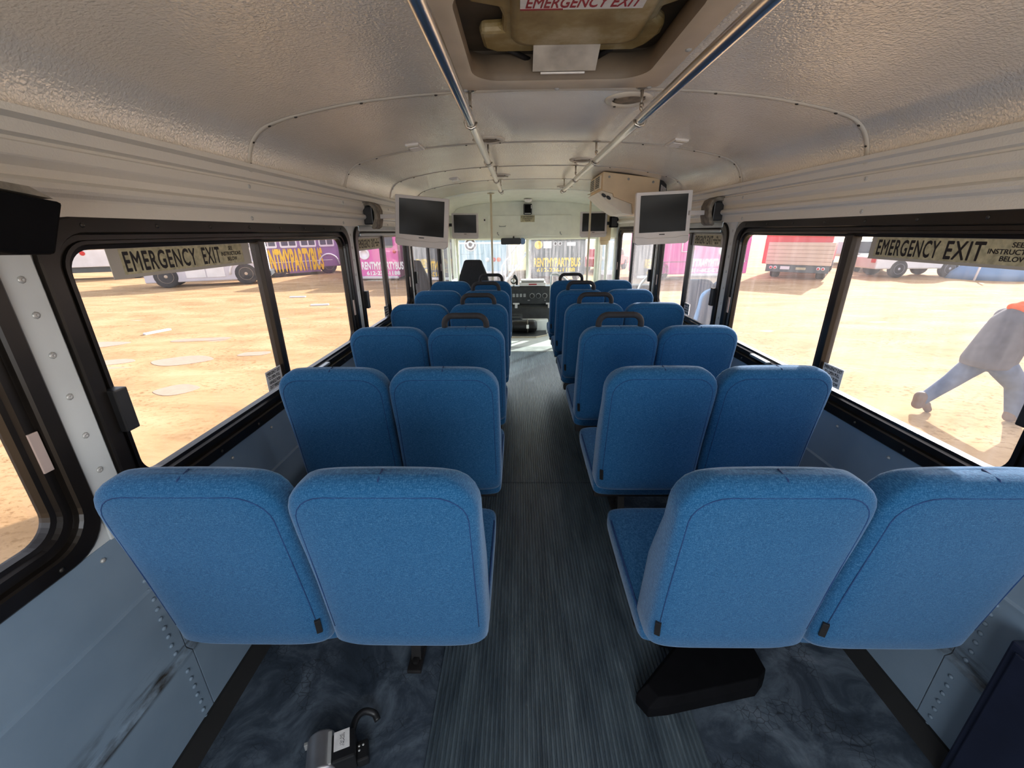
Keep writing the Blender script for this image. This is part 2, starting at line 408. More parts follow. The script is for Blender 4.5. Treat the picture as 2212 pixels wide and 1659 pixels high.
def lower(side, parent):
    s = side
    prof = [(HW-.002, .80), (HW-.002, .596), (HW-.011, .591), (HW-.011, .587), (HW-.002, .583), (HW-.002, .318), (HW-.010, .312), (HW-.020, .308), (HW-.020, 0), (HW+.045, 0), (HW+.045, .80)]
    mb = MB(); n = len(prof); ys = [-1.0, .905, .912, 2.70, 2.706, 4.13, 4.136, 5.85]
    for ya, yb in zip(ys[::2], ys[1::2]): pass
    cuts = [-1.0, .91, 2.735, 4.16, 5.85]
    for ya, yb in zip(cuts[:-1], cuts[1:]):
        g = .0025
        mb.add([(s*x, y, z) for y in (ya+g, yb-g) for x, z in prof], [(i, (i+1) % n, n+(i+1) % n, n+i) for i in range(n)]+[tuple(range(n)), tuple(range(n, 2*n))])
    o = obj('lower_panel', mb, 'shaded_panel_paint', parent, local=True)
    for yc in (.872, 2.70):
        z = .05
        while z < .70:
            if not .285 < z < .33:
                screw('rivet', SC['rivet'], 'shaded_panel_paint', parent, (s*(HW-.002 if z > .31 else HW-.020), yc+random.uniform(-.002, .002), z), (-s, 0, 0))
            z += .036
    for yc in (.87, 2.70, 4.13):
        for z in (.90, .985, 1.08, 1.18, 1.28, 1.37, 1.445, 1.52): screw('pillar_screw', SC['washer'], 'rivet_metal', parent, (s*(HW-.006), yc, z), (-s, 0, 0))
    for yc in (-.2, .3, .8, 1.3, 1.55, 2.9, 3.4): screw('panel_screw', SC['small'], 'rivet_metal', parent, (s*(HW-.002), yc, .765), (-s, 0, 0))
for s_, nm in ((-1, 'wall_left'), (1, 'wall_right')):
    w_ = wall(s_, nm); lower(s_, w_)
    # raised pillar cover strips between the windows
    for yc in (.87, 2.70, 4.13):
        cv = MB(); xa, xb = sorted((s_*(HW-.006), s_*HW))
        cv.box(xa, xb, yc-.036, yc+.036, .80, 1.575, .002)
        obj('pillar_strip', cv, 'pillar_paint', w_, local=True)
    bb = MB(); xa, xb = sorted((s_*(HW-.055), s_*(HW-.020)))
    bb.prism([(s_*(HW-.062), 0), (s_*(HW-.020), 0), (s_*(HW-.020), .055), (s_*(HW-.030), .055)], -1.0, 5.3, 'y')
    struct('baseboard_left' if s_ < 0 else 'baseboard_right', bb, 'rubber_seal')

def window(idx, s, win, frame_mat, pane_mats, latch):
    y0, y1, ym = win
    root = sempty('window_%d' % idx, (s*HW, (y0+y1)/2, ZB))
    steps = [(0, -.002, .095), (0, -.013, .095), (.004, -.016, .095), (.036, -.016, .085), (.040, -.010, .083), (.043, .002, .08), (.056, .002, .072),
             (.058, -.004, .07), (.066, -.004, .066), (.070, .006, .064), (.080, .008, .058), (.082, .032, .056), (.070, .036, .064)]
    rings = []
    for ins, d, r in steps:
        rr = rrect(y0+ins, y1-ins, ZB+ins*1.05, ZT-ins*.92, r, 8)
        rings.append([(s*(HW+d), y, z) for y, z in rr])
    mb = MB(); n = len(rings[0])
    mb.add([p for r in rings for p in r], [(i*n+j, i*n+(j+1) % n, (i+1)*n+(j+1) % n, (i+1)*n+j) for i in range(len(rings)-1) for j in range(n)])
    obj('window_frame', mb, frame_mat, root)
    gy0, gy1, gz0, gz1 = y0+.078, y1-.078, ZB+.082, ZT-.074
    mu = MB(); xa, xb = sorted((s*(HW-.004), s*(HW+.036)))
    mu.box(xa, xb, ym-.017, ym+.017, gz0-.01, gz1+.006, .003)
    obj('mullion', mu, 'window_frame', root)
    mu = MB(); xa, xb = sorted((s*(HW+.0), s*(HW+.034))); mu.box(xa, xb, ym+.019, ym+.030, gz0-.008, gz1+.004, .002)
    obj('sash_stile', mu, 'window_frame', root)
    for k, (a, b, xo) in enumerate(((gy0, ym, .016), (ym, gy1, .026))):
        pn = MB(); rr = rrect(a-.004, b+.004, gz0-.004, gz1+.004, .05, 5)
        pn.add([(s*(HW+xo), y, z) for y, z in rr], [tuple(range(len(rr)))])
        obj('pane', pn, pane_mats[k], root)
    for k in range(8):
        yy = y0+.12+(y1-y0-.24)*k/7
        for zz in (ZT-.018, ZB+.019): screw('frame_screw', SC['frame'], 'screw_dark', root, (s*(HW-.016), yy, zz), (-s, 0, 0))
    if latch:
        lt = MB(); xa, xb = sorted((s*(HW-.034), s*(HW+.004)))
        lt.box(xa, xb, y0+.035, y0+.072, 1.05, 1.165, .004)
        obj('latch', lt, 'black_plastic', root)
        pl = MB(); xa, xb = sorted((s*(HW-.0075), s*(HW-.003)))
        pl.box(xa, xb, y1-.066, y1-.046, 1.04, 1.135, .001)
        obj('catch_plate', pl, 'plate_pink', root)
        sb = MB(); xa, xb = sorted((s*(HW-.030), s*(HW-.004))); yc = ym+(y1-ym)*.22 if s < 0 else ym+(y1-ym)*.35
        sb.box(xa, xb, yc, yc+.16, ZB+.062, ZB+.076, .005)
        obj('sill_slide', sb, 'window_frame_grey', root)
    return root
k = 1
for s_ in (-1, 1):
    for i, wdef in enumerate(WIN):
        fm = 'window_frame' 
        pm = ('clean_glass', 'clean_glass') if i < 2 else ('streaky_glass', 'streaky_glass')
        window(k, s_, wdef, fm, pm, True); k += 1
# grey painted top channel on the far windows
for s_ in (-1, 1):
    tr = MB(); xa, xb = sorted((s_*(HW-.019), s_*(HW-.0)))
    tr.box(xa, xb, 2.82, 4.03, ZT-.032, ZT+.004, .004); tr.box(xa, xb, 2.84, 4.0, ZT-.062, ZT-.044, .004)
    struct('trim_2' if s_ < 0 else 'trim_3', tr, 'window_frame_grey')

# cornice
cprof = [(1.100, 1.756), (1.136, 1.752), (1.139, 1.727), (1.158, 1.722), (1.158, 1.716), (1.152, 1.712), (1.152, 1.688), (1.154, 1.684), (1.168, 1.668),
         (1.170, 1.650), (1.160, 1.646), (1.150, 1.640), (1.148, 1.628), (1.152, 1.620), (1.166, 1.612), (1.168, 1.606), (1.167, 1.570), (1.18, 1.570), (1.18, 1.77), (1.1, 1.77)]
for s_, nm in ((-1, 'trim_4'), (1, 'trim_5')):
    mb = MB(); n = len(cprof)
    mb.add([(s_*x, y, z) for y in (-1.0, 5.85) for x, z in cprof], [(i, (i+1) % n, n+(i+1) % n, n+i) for i in range(n)]+[tuple(range(n)), tuple(range(n, 2*n))])
    o = struct(nm, mb, 'cornice_paint')
    for y in (.05, .87, 1.71, 2.60, 3.48, 4.33, 5.2):
        for x, z in ((1.152, 1.70), (1.167, 1.588)): screw('cornice_screw', SC['washer'], 'rivet_metal', o, (s_*x, y, z), (-s_, 0, 0))
# ceiling
half = [(1.136, 1.752), (1.128, 1.80), (1.105, 1.85), (1.06, 1.890), (.99, 1.914), (.91, 1.932), (.73, 1.962), (.52, 1.982), (.36, 1.990), (.30, 1.992), (0, 1.996)]
hp = catmull(half[:9], 5)+[(.30, 1.992), (.15, 1.995), (0, 1.996)]
cp = [(-x, z) for x, z in hp]+[(x, z) for x, z in reversed(hp[:-1])]
HX, HY0, HY1 = .30, .98, 1.625
ysl = [-1.0, 0, HY0, 1.3, HY1, 2.6, 3.5, 4.3, 5.33]
mb = MB(); n = len(cp)
mb.v = [(x, y, z) for y in ysl for x, z in cp]
for j in range(len(ysl)-1):
    for i in range(n-1):
        xm = (cp[i][0]+cp[i+1][0])/2; ymid = (ysl[j]+ysl[j+1])/2
        if abs(xm) < HX and HY0 < ymid < HY1: continue
        mb.f.append((j*n+i, j*n+i+1, (j+1)*n+i+1, (j+1)*n+i)); mb.sm.append(True)
ce = struct('ceiling', mb, 'embossed_ceiling')
so_ = ce.modifiers.new('thickness', 'SOLIDIFY'); so_.thickness = .02; so_.offset = 1
bpy.context.view_layer.update()
# roof skin above, closing the hatch opening and the front
def rib_strip(y, w=.022, t=.004):
    mb = MB(); vs = []
    for yy, dz in ((y-w/2, -.0005), (y-w/2+.004, -t), (y+w/2-.004, -t), (y+w/2, -.0005)):
        for x, z in cp:
            nx = x*.25; vs.append((x*(1+dz*.8), yy, z+dz))
    mb.add(vs, [(j*n+i, j*n+i+1, (j+1)*n+i+1, (j+1)*n+i) for j in range(3) for i in range(n-1)], True)
    return mb
for q, y in enumerate((1.71, 2.61, 3.49, 4.33)):
    o = struct('trim_%d' % (6+q), rib_strip(y), 'trim_strip')
    for i in range(3, n-3, 7):
        x, z = cp[i]; screw('strip_screw', SC['seam'], 'rivet_metal', o, (x*.998, y, z-.004), (-x*.35, 0, -1))

# front dome cap: the smooth ceiling end that drops to the bulkhead, bulkhead, front shell
mb = MB(); rows = []
for y, k, sx in ((5.32, 1, 1), (5.45, .985, .998), (5.8, .955, .99), (6.2, .90, .98), (6.5, .83, .97), (6.62, .76, .965)):
    rows.append([(x*sx, y, 1.74+(z-1.74)*k) for x, z in cp])
mb.add([p for r in rows for p in r], [(j*n+i, j*n+i+1, (j+1)*n+i+1, (j+1)*n+i) for j in range(len(rows)-1) for i in range(n-1)], True)
o = struct('trim_10', mb, 'front_paint'); sm = o.modifiers.new('thickness', 'SOLIDIFY'); sm.thickness = .03; sm.offset = 1
# roof above everything (keeps daylight out of the hatch well and the seams)
mb = MB(); mb.box(-1.24, 1.24, -1.05, 7.3, 2.13, 2.16)
struct('trim_11', mb, 'front_paint')
for s_, nm in ((-1, 'trim_13'), (1, 'trim_14')):
    mb = MB(); xa, xb = sorted((s_*1.24, s_*1.205)); mb.box(xa, xb, -1.05, 7.3, 1.765, 2.13)
    mb.box(xa, xb, 5.85, 7.3, 1.46, 1.765); struct(nm, mb, 'front_paint')
mb = MB(); mb.box(-1.205, 1.205, 6.60, 6.64, 1.438, 2.13)
wf = struct('wall_front', mb, 'front_paint')
mb = MB(); mb.box(-1.2, 1.2, 6.64, 7.25, 1.43, 1.46); obj('header_soffit', mb, 'front_paint', wf, local=True)
# unseen rear wall behind the camera, its doorway left open to let light in
mb = MB(); mb.box(-1.205, -.62, -1.05, -1.01, 0, 2.0); mb.box(.62, 1.205, -1.05, -1.01, 0, 2.0); mb.box(-.62, .62, -1.05, -1.01, 1.72, 2.0)
struct('wall_rear', mb, 'pillar_paint')
# windshield: two panes, centre post, corner posts
wr = sempty('window_9', (0, 7.2, .70))
fr = MB()
fr.box(-1.24, 1.24, 7.17, 7.24, 1.40, 1.47, .01); fr.box(-1.24, 1.24, 7.17, 7.24, .60, .645, .01)
obj('window_frame', fr, 'front_paint', wr)
for x0_, x1_, nm in ((-1.24, -1.13, 'corner_post'), (-.015, .035, 'centre_post'), (1.13, 1.24, 'corner_post')):
    fr = MB(); fr.box(x0_, x1_, 7.165, 7.235, .63, 1.42, .012); obj(nm, fr, 'front_paint', wr)
for a_, b_ in ((-1.14, .0), (.02, 1.14)):
    p = MB(); p.add([(a_, 7.2, .635), (b_, 7.2, .635), (b_, 7.2, 1.42), (a_, 7.2, 1.42)], [(0, 1, 2, 3)]); obj('pane', p, 'windshield_glass', wr)
fb = MB(); fb.box(-1.24, 1.24, 7.2, 7.28, -.06, .60)
struct('trim_12', fb, 'front_paint')
# driver's window (left) and entrance door (right)
for s_, nm in ((-1, 'window_10'), (1, 'door_1')):
    r_ = sempty(nm, (s_*HW, 6.5, .0))
    fr = MB(); xa, xb = sorted((s_*(HW-.012), s_*(HW+.03)))
    fr.box(xa, xb, 5.85, 7.2, 1.44, 1.78, .004); fr.box(xa, xb, 5.85, 7.2, .0, .80 if s_ < 0 else .10, .004)
    obj('door_frame' if s_ > 0 else 'window_frame', fr, 'front_paint', r_)
    for ya, yb in ((5.85, 5.95), (6.48, 6.53), (7.08, 7.2)):
        fr = MB(); fr.box(xa, xb, ya, yb, .1 if s_ > 0 else .8, 1.44, .006); obj('door_stile' if s_ > 0 else 'window_post', fr, 'front_paint', r_)
    for ya, yb in ((5.94, 6.49), (6.52, 7.09)):
        p = MB(); x = s_*(HW+.01); z0 = .79 if s_ < 0 else .09
        p.add([(x, ya, z0), (x, yb, z0), (x, yb, 1.45), (x, ya, 1.45)], [(0, 1, 2, 3)]); obj('pane', p, 'windshield_glass', r_)

# roof hatch --------------------------------------------------------------
ha = empty('roof_hatch', (0, 1.3, 1.99), 'tan plastic emergency roof hatch set in the ceiling between the chrome rails', 'roof hatch')
hy0, hy1 = .945, 1.665
mb = MB(); rings = []
for a, zz, r in ((.345, 1.994, .02), (.345, 1.986, .02), (.338, 1.981, .02), (.300, 1.981, .06), (.285, 1.979, .08), (.272, 1.985, .09)):
    d = .345-a
    rings.append([(x, y, zz) for x, y in rrect(-a, a, hy0+d*1.2, hy1-d*1.12, r, 8)])
mb.loft(rings, False, False)
obj('hatch_frame', mb, 'hatch_frame', ha)
mb = MB(); rings = []
for a, zz, r in ((.272, 1.985, .09), (.266, 2.00, .09), (.275, 2.03, .09), (.29, 2.062, .08), (.31, 2.07, .08)):
    d = .345-a; rings.append([(x, y, zz) for x, y in rrect(-a, a, hy0+d*1.2, hy1-d*1.12, r, 8)])
mb.loft(rings, False, False); obj('hatch_recess', mb, 'hatch_inner', ha)
mb = MB(); mb.prism(rrect(-.36, .36, .92, 1.74, .05), 2.105, 2.125); mb.loft([[(x, y, z) for x, y in rrect(-.34, .34, .93, 1.70, .05)] for z in (2.04, 2.12)], False, False)
obj('hatch_well', mb, 'hatch_inner', ha)
mb = MB(); lid = [(-.255, 1.02), (.285, 1.02), (.285, 1.26), (.235, 1.30), (.235, 1.36), (.27, 1.40), (.275, 1.45), (.255, 1.525), (.225, 1.562), (.10, 1.562), (.075, 1.54), (-.06, 1.54), (-.085, 1.562), (-.20, 1.562), (-.235, 1.53), (-.24, 1.44), (-.235, 1.42), (-.175, 1.415), (-.17, 1.34), (-.18, 1.29), (-.255, 1.26)]
mb.prism(lid, 2.052, 2.085)
obj('hatch_lid', mb, 'hatch_plastic', ha, bevel=.012)
mb = MB(); mb.loft([[(x, y, z) for x, y in rrect(-.15+i, .215-i, 1.03+i, 1.495-i, .05)] for i, z in ((0, 2.052), (.006, 2.044), (.02, 2.042))], False, True)
obj('lid_panel', mb, 'hatch_plastic', ha)
mb = MB(); mb.box(-.125, .175, 1.12, 1.272, 2.0405, 2.042); lb = obj('hatch_label', mb, 'label_white', ha)
mb = MB(); mb.box(-.125, -.02, 1.266, 1.2725, 2.0398, 2.0406); obj('label_border', mb, 'red_print', lb)
text('label_lettering', 'EMERGENCY EXIT', (.028, 1.238, 2.0404), (1, 0, 0), (0, -1, 0), .05, 'red_print', lb, .28, shear=.25)
mb = MB(); mb.prism([(1.490, 2.040), (1.550, 2.006), (1.558, 2.001), (1.566, 2.004), (1.556, 2.009), (1.484, 2.044)], -.085, .112, 'x')
obj('release_bracket', mb, 'bracket_zinc', ha)
for s_ in (-1, 1):
    mb = MB(); mb.tube([(s_*.10+.01, 1.605, 2.045), (s_*.16, 1.56, 2.06), (s_*.24, 1.50, 2.09)], .008, 8); obj('hatch_arm', mb, 'black_metal', ha)
mb = MB(); mb.box(-.060, .078, 1.557, 1.563, 1.9945, 1.999); obj('pull_strip', mb, 'label_white', ha)
for x, y in ((0, 1.655), (.31, 1.655), (.325, 1.35), (-.325, 1.35), (-.31, 1.655)): screw('frame_screw', SC['hatch'], 'hatch_frame', ha, (x, y, 1.982), (0, 0, -1))

# grab rails ----------------------------------------------------------------
RZ = 1.897
for s_, yend, lab in ((-1, 4.52, 'long chrome grab rail under the ceiling on the left of the aisle'), (1, 4.50, 'long chrome grab rail under the ceiling on the right of the aisle')):
    r = empty('grab_rail', (s_*.30, 1.7, RZ), lab, 'grab rail', 'ceiling grab rails')
    mb = MB(); mb.tube([(s_*.30, -.95, RZ), (s_*.30, yend, RZ)], .0165, 16); obj('rail_tube', mb, 'chrome', r)
    for y in (.80, 1.70, 2.60, 3.48, 4.32):
        mb = MB(); x = s_*.30
        mb.tube([(x, y, 1.99), (x, y, 1.955), (x, y+.002, 1.93), (x+s_*.017, y, 1.912), (x+s_*.0215, y, RZ), (x+s_*.015, y, RZ-.016), (x, y, RZ-.0215), (x-s_*.015, y, RZ-.015), (x-s_*.021, y, RZ)], [.006, .005, .0055, .005, .0045, .0045, .0045, .0045, .004], 8)
        mb.lathe([(.004, -.008), (.018, -.004), (.024, 0)], (x, y, 1.992), n=10)
        mb.lathe([(.008, 0), (.008, .004), (0, .006)], (x, y-.004, 1.94), (0, -1, 0), 8)
        obj('rail_hanger', mb, 'brushed_steel', r)
    mb = MB(); mb.lathe([(.0185, -.01), (.0185, .012), (0, .016)], (s_*.30, yend, RZ), (0, 1, 0), 16); obj('end_cap', mb, 'brushed_steel', r)

# ceiling speakers and small dome lamps --------------------------------------
def zceil(x):
    x = abs(x); a = sorted((abs(p[0]), p[1]) for p in cp)
    for (x0_, z0_), (x1_, z1_) in zip(a, a[1:]):
        if x0_ <= x <= x1_: return z0_+(z1_-z0_)*(x-x0_)/max(1e-6, x1_-x0_)
    return a[-1][1]
for x, y, lab in ((.285, 1.83, 'round tan ceiling speaker beside the roof hatch, right rail'), (-.29, 2.52, 'round ceiling speaker above the left rail, nearest on that side'),
                  (.31, 3.22, 'round ceiling speaker above the right rail near the air unit'), (-.29, 4.0, 'small round ceiling speaker far along the left rail'), (.38, 5.02, 'farthest round ceiling speaker, at the front end of the right rail')):
    r = empty('ceiling_speaker', (x, y, zceil(x)), lab, 'speaker', 'round ceiling speakers')
    z = zceil(x)+.003
    mb = MB(); mb.lathe([(.088, 0), (.088, -.006), (.078, -.012), (.066, -.012), (.062, -.005), (.062, .0)], (x, y, z), n=32); obj('speaker_ring', mb, 'trim_strip', r)
    mb = MB(); mb.lathe([(.063, -.004), (.045, -.009), (.02, -.011), (0, -.0115)], (x, y, z), n=28); obj('speaker_grille', mb, 'felt_grey', r)
    for q in range(4): screw('speaker_screw', SC['seam'], 'screw_dark', r, (x+.072*math.cos(q*PI/2+.6), y+.072*math.sin(q*PI/2+.6), z-.0115), (0, 0, -1))
for x, y, lab in ((-.69, 2.53, 'small white rectangular dome lamp on the left of the ceiling'), (.705, 2.50, 'small white rectangular dome lamp on the right of the ceiling'), (-.69, 4.0, 'farther small dome lamp on the left, close to the front')):
    z = zceil(x); r = empty('dome_lamp', (x, y, z), lab, 'lamp', 'ceiling dome lamps')
    tl = (zceil(abs(x)+.05)-zceil(abs(x)-.05))/.1*(1 if x > 0 else -1)
    M = Matrix.Translation((x, y, z))@Matrix.Rotation(-math.atan(tl), 4, 'Y')
    mb = MB(); mb.box(-.036, .036, -.085, .085, -.010, .002, .004, M); obj('lamp_base', mb, 'monitor_white', r)
    mb = MB(); mb.box(-.024, .024, -.030, .065, -.014, -.009, .003, M); obj('lamp_lens', mb, 'label_white', r)
    mb = MB(); mb.box(-.030, .030, -.080, -.052, -.014, -.009, .003, M); obj('lamp_switch', mb, 'trim_strip', r)

# ------------------------------------------------------------------ seats
def sup(hx, hy, n=36, e=4.0):
    out = []
    for k in range(n):
        q = 2*PI*k/n; c, s = math.cos(q), math.sin(q)
        out.append((hx*math.copysign(abs(c)**(2/e), c), hy*math.copysign(abs(s)**(2/e), s)))
    return out
BT, BB = 1.064, .505
def yr(z): return -.058+(1.03-z)*.142
def th(z): return .098+.05*min(1, max(0, (.93-z)/.16))
def back_mesh():
    w0 = .2025; rt = .085; rings = []
    zs = [BB, BB+.004, BB+.015, BB+.035, BB+.08, .68, .76, .82, .87, .92, .96] + [BT-rt*1.0+rt*math.sin(a) for a in np.radians([0, 14, 28, 42, 55, 66, 75, 82, 87, 90])]
    for z in zs:
        w = w0; t = th(z)
        if z > BT-rt: w = w0-rt+math.sqrt(max(0, rt*rt-(z-(BT-rt))**2))
        # soft crown: thickness shrinks over the last 35 mm
        c = 1.0
        if z > BT-.04: c = math.sqrt(max(.02, 1-((z-(BT-.04))/.041)**2))
        if z < BB+.03: c = .55+.45*math.sin(min(1, (z-BB)/.03)*PI/2); w = w0-.02*(1-min(1, (z-BB)/.03))
        yc = yr(z)+t/2
        rings.append([(x, yc+y, z+.006*(1-(x/w0)**2)*(1 if z > 1.0 else 0)) for x, y in sup(w, t/2*c, 40, 5.0)])
    return MB().loft(rings).mesh('backrest')
def rear(x, z, w0=.2025, rt=.085):
    w = w0 if z <= BT-rt else w0-rt+math.sqrt(max(0, rt*rt-(z-(BT-rt))**2))
    c = 1 if z <= BT-.04 else math.sqrt(max(.02, 1-((z-(BT-.04))/.041)**2))
    t = th(z); return yr(z)+t/2-t/2*c*max(0, 1-min(1, abs(x)/w)**5)**.2
def piping_mesh(front=False):
    # seam loop around the rear face
    w, rt, pts = .180, .070, []
    for a in np.linspace(0, PI/2, 7): pts.append((w-rt+rt*math.cos(a), 1.035-rt+rt*math.sin(a)))
    for a in np.linspace(PI/2, PI, 7): pts.append((-w+rt+rt*math.cos(a), 1.035-rt+rt*math.sin(a)))
    pts = [(w+.002, .60), (w+.002, .7), (w+.001, .85)]+pts+[(-w-.001, .85), (-w-.002, .7), (-w-.002, .60)]
    mb = MB(); mb.tube([(x, rear(x, z)+.0002, z) for x, z in pts], .0013, 6)
    return mb.mesh('piping')
def seam_mesh():
    return MB().tube([(.0, yr(1.035)+.004, 1.037), (.002, yr(1.05)+.022, 1.0655), (.001, yr(1.05)+.055, 1.070)], .0022, 6).mesh('top_seam')
def cushion_mesh():
    rings = []; y0, y1, z0, z1 = .095, .575, .440, .535
    for t, k in ((0, .86), (.01, .94), (.04, .985), (.12, 1), (.5, 1), (.8, 1), (.9, .995), (.955, .975), (.985, .93), (1, .84)):
        y = y0+(y1-y0)*t; zc = (z0+z1)/2+.012*max(0, t-.4)/.6; h = (z1-z0)/2*(k if t < .5 else (1-(1-k)*1.6))
        rings.append([(x, y, zc+z) for x, z in sup(.1975*(1-(1-k)*.5), h, 36, 5)])
    return MB().loft(rings).mesh('cushion')
def cushion_piping():
    return MB().tube([(-.192, .12, .522), (-.192, .3, .524), (-.192, .5, .53), (-.18, .565, .515)], .003, 6).mesh('piping')
def cushion_piping2():
    return MB().tube([(.192, .12, .522), (.192, .3, .524), (.192, .5, .53), (.18, .565, .515)], .003, 6).mesh('piping')
def handle_mesh():
    w, z0, zt, r = .108, 1.045, 1.128, .045; pts = [(-w, z0), (-w, zt-r)]
    pts += [(-w+r-r*math.cos(a), zt-r+r*math.sin(a)) for a in np.linspace(.2, PI/2, 6)]
    pts += [(w-r+r*math.sin(a), zt-r+r*math.cos(a)) for a in np.linspace(0, PI/2-.2, 6)]+[(w, zt-r), (w, z0)]
    return MB().tube([(x, -.012-(z-1.05)*.14, z) for x, z in pts], .0155, 14).mesh('handle')
def tag_mesh():
    return MB().box(-.007, .007, -.004, .004, -.024, .024, .001).mesh('care_tag')
ME = dict(back=back_mesh(), pip=piping_mesh(), cush=cushion_mesh(), cpip=cushion_piping(), cpip2=cushion_piping2(), seam=seam_mesh(), hand=handle_mesh(), tag=tag_mesh())
def frame_mesh(s):
    mb = MB(); mb.box(-.37, .37, .22, .26, .345, .40, .006); mb.box(-.37, .37, .44, .48, .345, .40, .006)
    for x in (-.30, -.05, .10, .32): mb.box(x-.012, x+.012, .22, .55, .385, .41)
    for x in (-.2, .2): mb.box(x-.16, x+.16, .22, .55, .395, .442, .004)
    return mb.mesh('seat_frame')
def leg_mesh(s):
    mb = MB(); x = s*(.10 if s > 0 else .165); d = 0 if s > 0 else .11
    mb.loft([[(x-.018, y-.02, z), (x+.018, y-.02, z), (x+.018, y+.03, z), (x-.018, y+.03, z)] for y, z in ((.36+d, .02), (.40+d, .20), (.42, .36))], smooth=False)
    mb.box(x-.026, x+.026, .30+d, .62+d*.5, .011, .028, .004)
    mb.lathe([(.013, 0), (.013, .012), (0, .014)], (x, .335+d, .027), n=6, smooth=False)
    mb.lathe([(.013, 0), (.013, .012), (0, .014)], (x, .60+d*.3, .027), n=6, smooth=False)
    return mb.mesh('leg')
def wall_bracket_mesh(s):
    mb = MB(); x = -s*.39
    mb.box(min(x, x-s*.15), max(x, x-s*.15), .17, .47, .35, .375, .003)
    return mb.mesh('wall_bracket')
FM = {s: (frame_mesh(s), leg_mesh(s), wall_bracket_mesh(s)) for s in (-1, 1)}
YROW = [.742, 1.433, 2.115, 2.84, 3.53, 4.22]
ORD = ['front-most', 'second from the front', 'third from the front', 'third from the back', 'second from the back', 'nearest']
def seat_unit(side, row):
    # side -1: left of the aisle; its aisle seat lies towards +x
    s = -side; xc = (-.620 if side < 0 else .600) if row == 0 else (-.612 if side < 0 else .590)
    handle = row >= 2
    where = ['in the nearest row', 'in the second nearest row', 'with the nearest black grab handle', 'with the second nearest grab handle', 'with the third nearest grab handle', 'in the farthest row'][row]
    lab = ('blue double bus seat left of the aisle ' if side < 0 else 'blue double bus seat right of the aisle ')
    u = empty('double_bus_seat', (xc, YROW[row], 0), lab+where, 'seat', 'blue double seats in rows')
    for x, wh in ((-s*.204, 0), (s*.204, 1)):
        # each backrest with its seam, tag and grab handle, each cushion with its welt
        b = obj('backrest', ME['back'], 'blue_fabric', u, local=True); b.location.x = x
        obj('piping', ME['pip'], 'blue_piping', b, local=True)
        if row < 3: obj('top_seam', ME['seam'], 'blue_piping', b, local=True)
        if side < 0 and wh == 1: t = None
        else: t = obj('care_tag', ME['tag'], 'black_plastic', b, local=True)
        if t: t.location = (.184 if side < 0 else -.184, yr(.62)+.014, .60); t.rotation_euler = (.14, 0, .5 if side < 0 else -.5)
        if handle and wh == 1:
            h = obj('grab_handle', ME['hand'], 'foam_grip', b, local=True); h['label'] = 'black foam grab handle'
        c = obj('cushion', ME['cush'], 'blue_fabric', u, local=True); c.location.x = x
        obj('piping', ME['cpip'], 'blue_piping', c, local=True); obj('piping', ME['cpip2'], 'blue_piping', c, local=True)
    f, l, w = FM[s]
    obj('seat_frame', f, 'black_metal', u, local=True); obj('leg', l, 'black_metal', u, local=True); obj('wall_bracket', w, 'black_metal', u, local=True)
    return u
for row in range(6):
    for side in (-1, 1): seat_unit(side, row)

# ------------------------------------------------------------------ things on the walls and windows
GZ = -1.0
def sign(side, win_y, fr, zc, label, backing):
    s = side; x = s*(HW+.0145); y0, y1 = win_y
    ri = (0, 1, 0) if s < 0 else (0, -1, 0)
    r = empty('emergency_exit_sign', (x, (y0+y1)/2, zc-.05), label, 'sign', 'emergency exit signs on the windows')
    xa, xb = sorted((x, x-s*.0015)); xc, xd = sorted((x-s*.0014, x-s*.0022))
    mb = MB(); mb.box(xa, xb, backing[0], backing[1], zc-.042, zc+.036, .0006); obj('sign_backing', mb, 'sign_strip', r)
    mb = MB(); mb.box(xc, xd, y0, y1, zc-.033, zc+.034); obj('sign_face', mb, 'sign_beige', r)
    L = y1-y0; st_ = y0 if s < 0 else y1; d = 1 if s < 0 else -1
    xt = x-s*.0023
    a, b = st_+d*L*fr[0], st_+d*L*fr[1]; text('lettering', 'EMERGENCY', (xt, (a+b)/2, zc), ri, (0, 0, 1), .054, 'black_print', r, abs(b-a), align='LEFT', track=1.12)
    a, b = st_+d*L*fr[2], st_+d*L*fr[3]; text('lettering', 'EXIT', (xt, (a+b)/2, zc), ri, (0, 0, 1), .054, 'black_print', r, abs(b-a), align='LEFT', track=1.12)
    a, b = st_+d*L*fr[4], st_+d*L*fr[5]; text('small_lettering', 'SEE\nINSTRUCTIONS\nBELOW', (xt, (a+b)/2, zc+.002), ri, (0, 0, 1), .050, 'black_print', r, abs(b-a), space=1.0)
FL_, FR_ = (.015, .525, .583, .75, .765, .975), (.02, .46, .50, .711, .73, .99)
sign(-1, (1.13, 1.645), FL_, 1.463, 'long beige EMERGENCY EXIT sign on the large left window', (1.095, 1.69))
sign(1, (1.095, 1.632), FR_, 1.463, 'long beige EMERGENCY EXIT sign on the large right window above the walking person', (1.04, 1.655))
sign(-1, (2.865, 3.30), FL_, 1.460, 'small-looking EMERGENCY EXIT sign on the left window behind the big monitor', (2.845, 3.33))
sign(1, (2.875, 3.30), FR_, 1.460, 'small-looking EMERGENCY EXIT sign on the right window behind the big monitor', (2.835, 3.325))
sign(1, (4.55, 4.99), FR_, 1.460, 'EMERGENCY EXIT sign on the farthest right window, half hidden by the monitor', (4.53, 5.01))
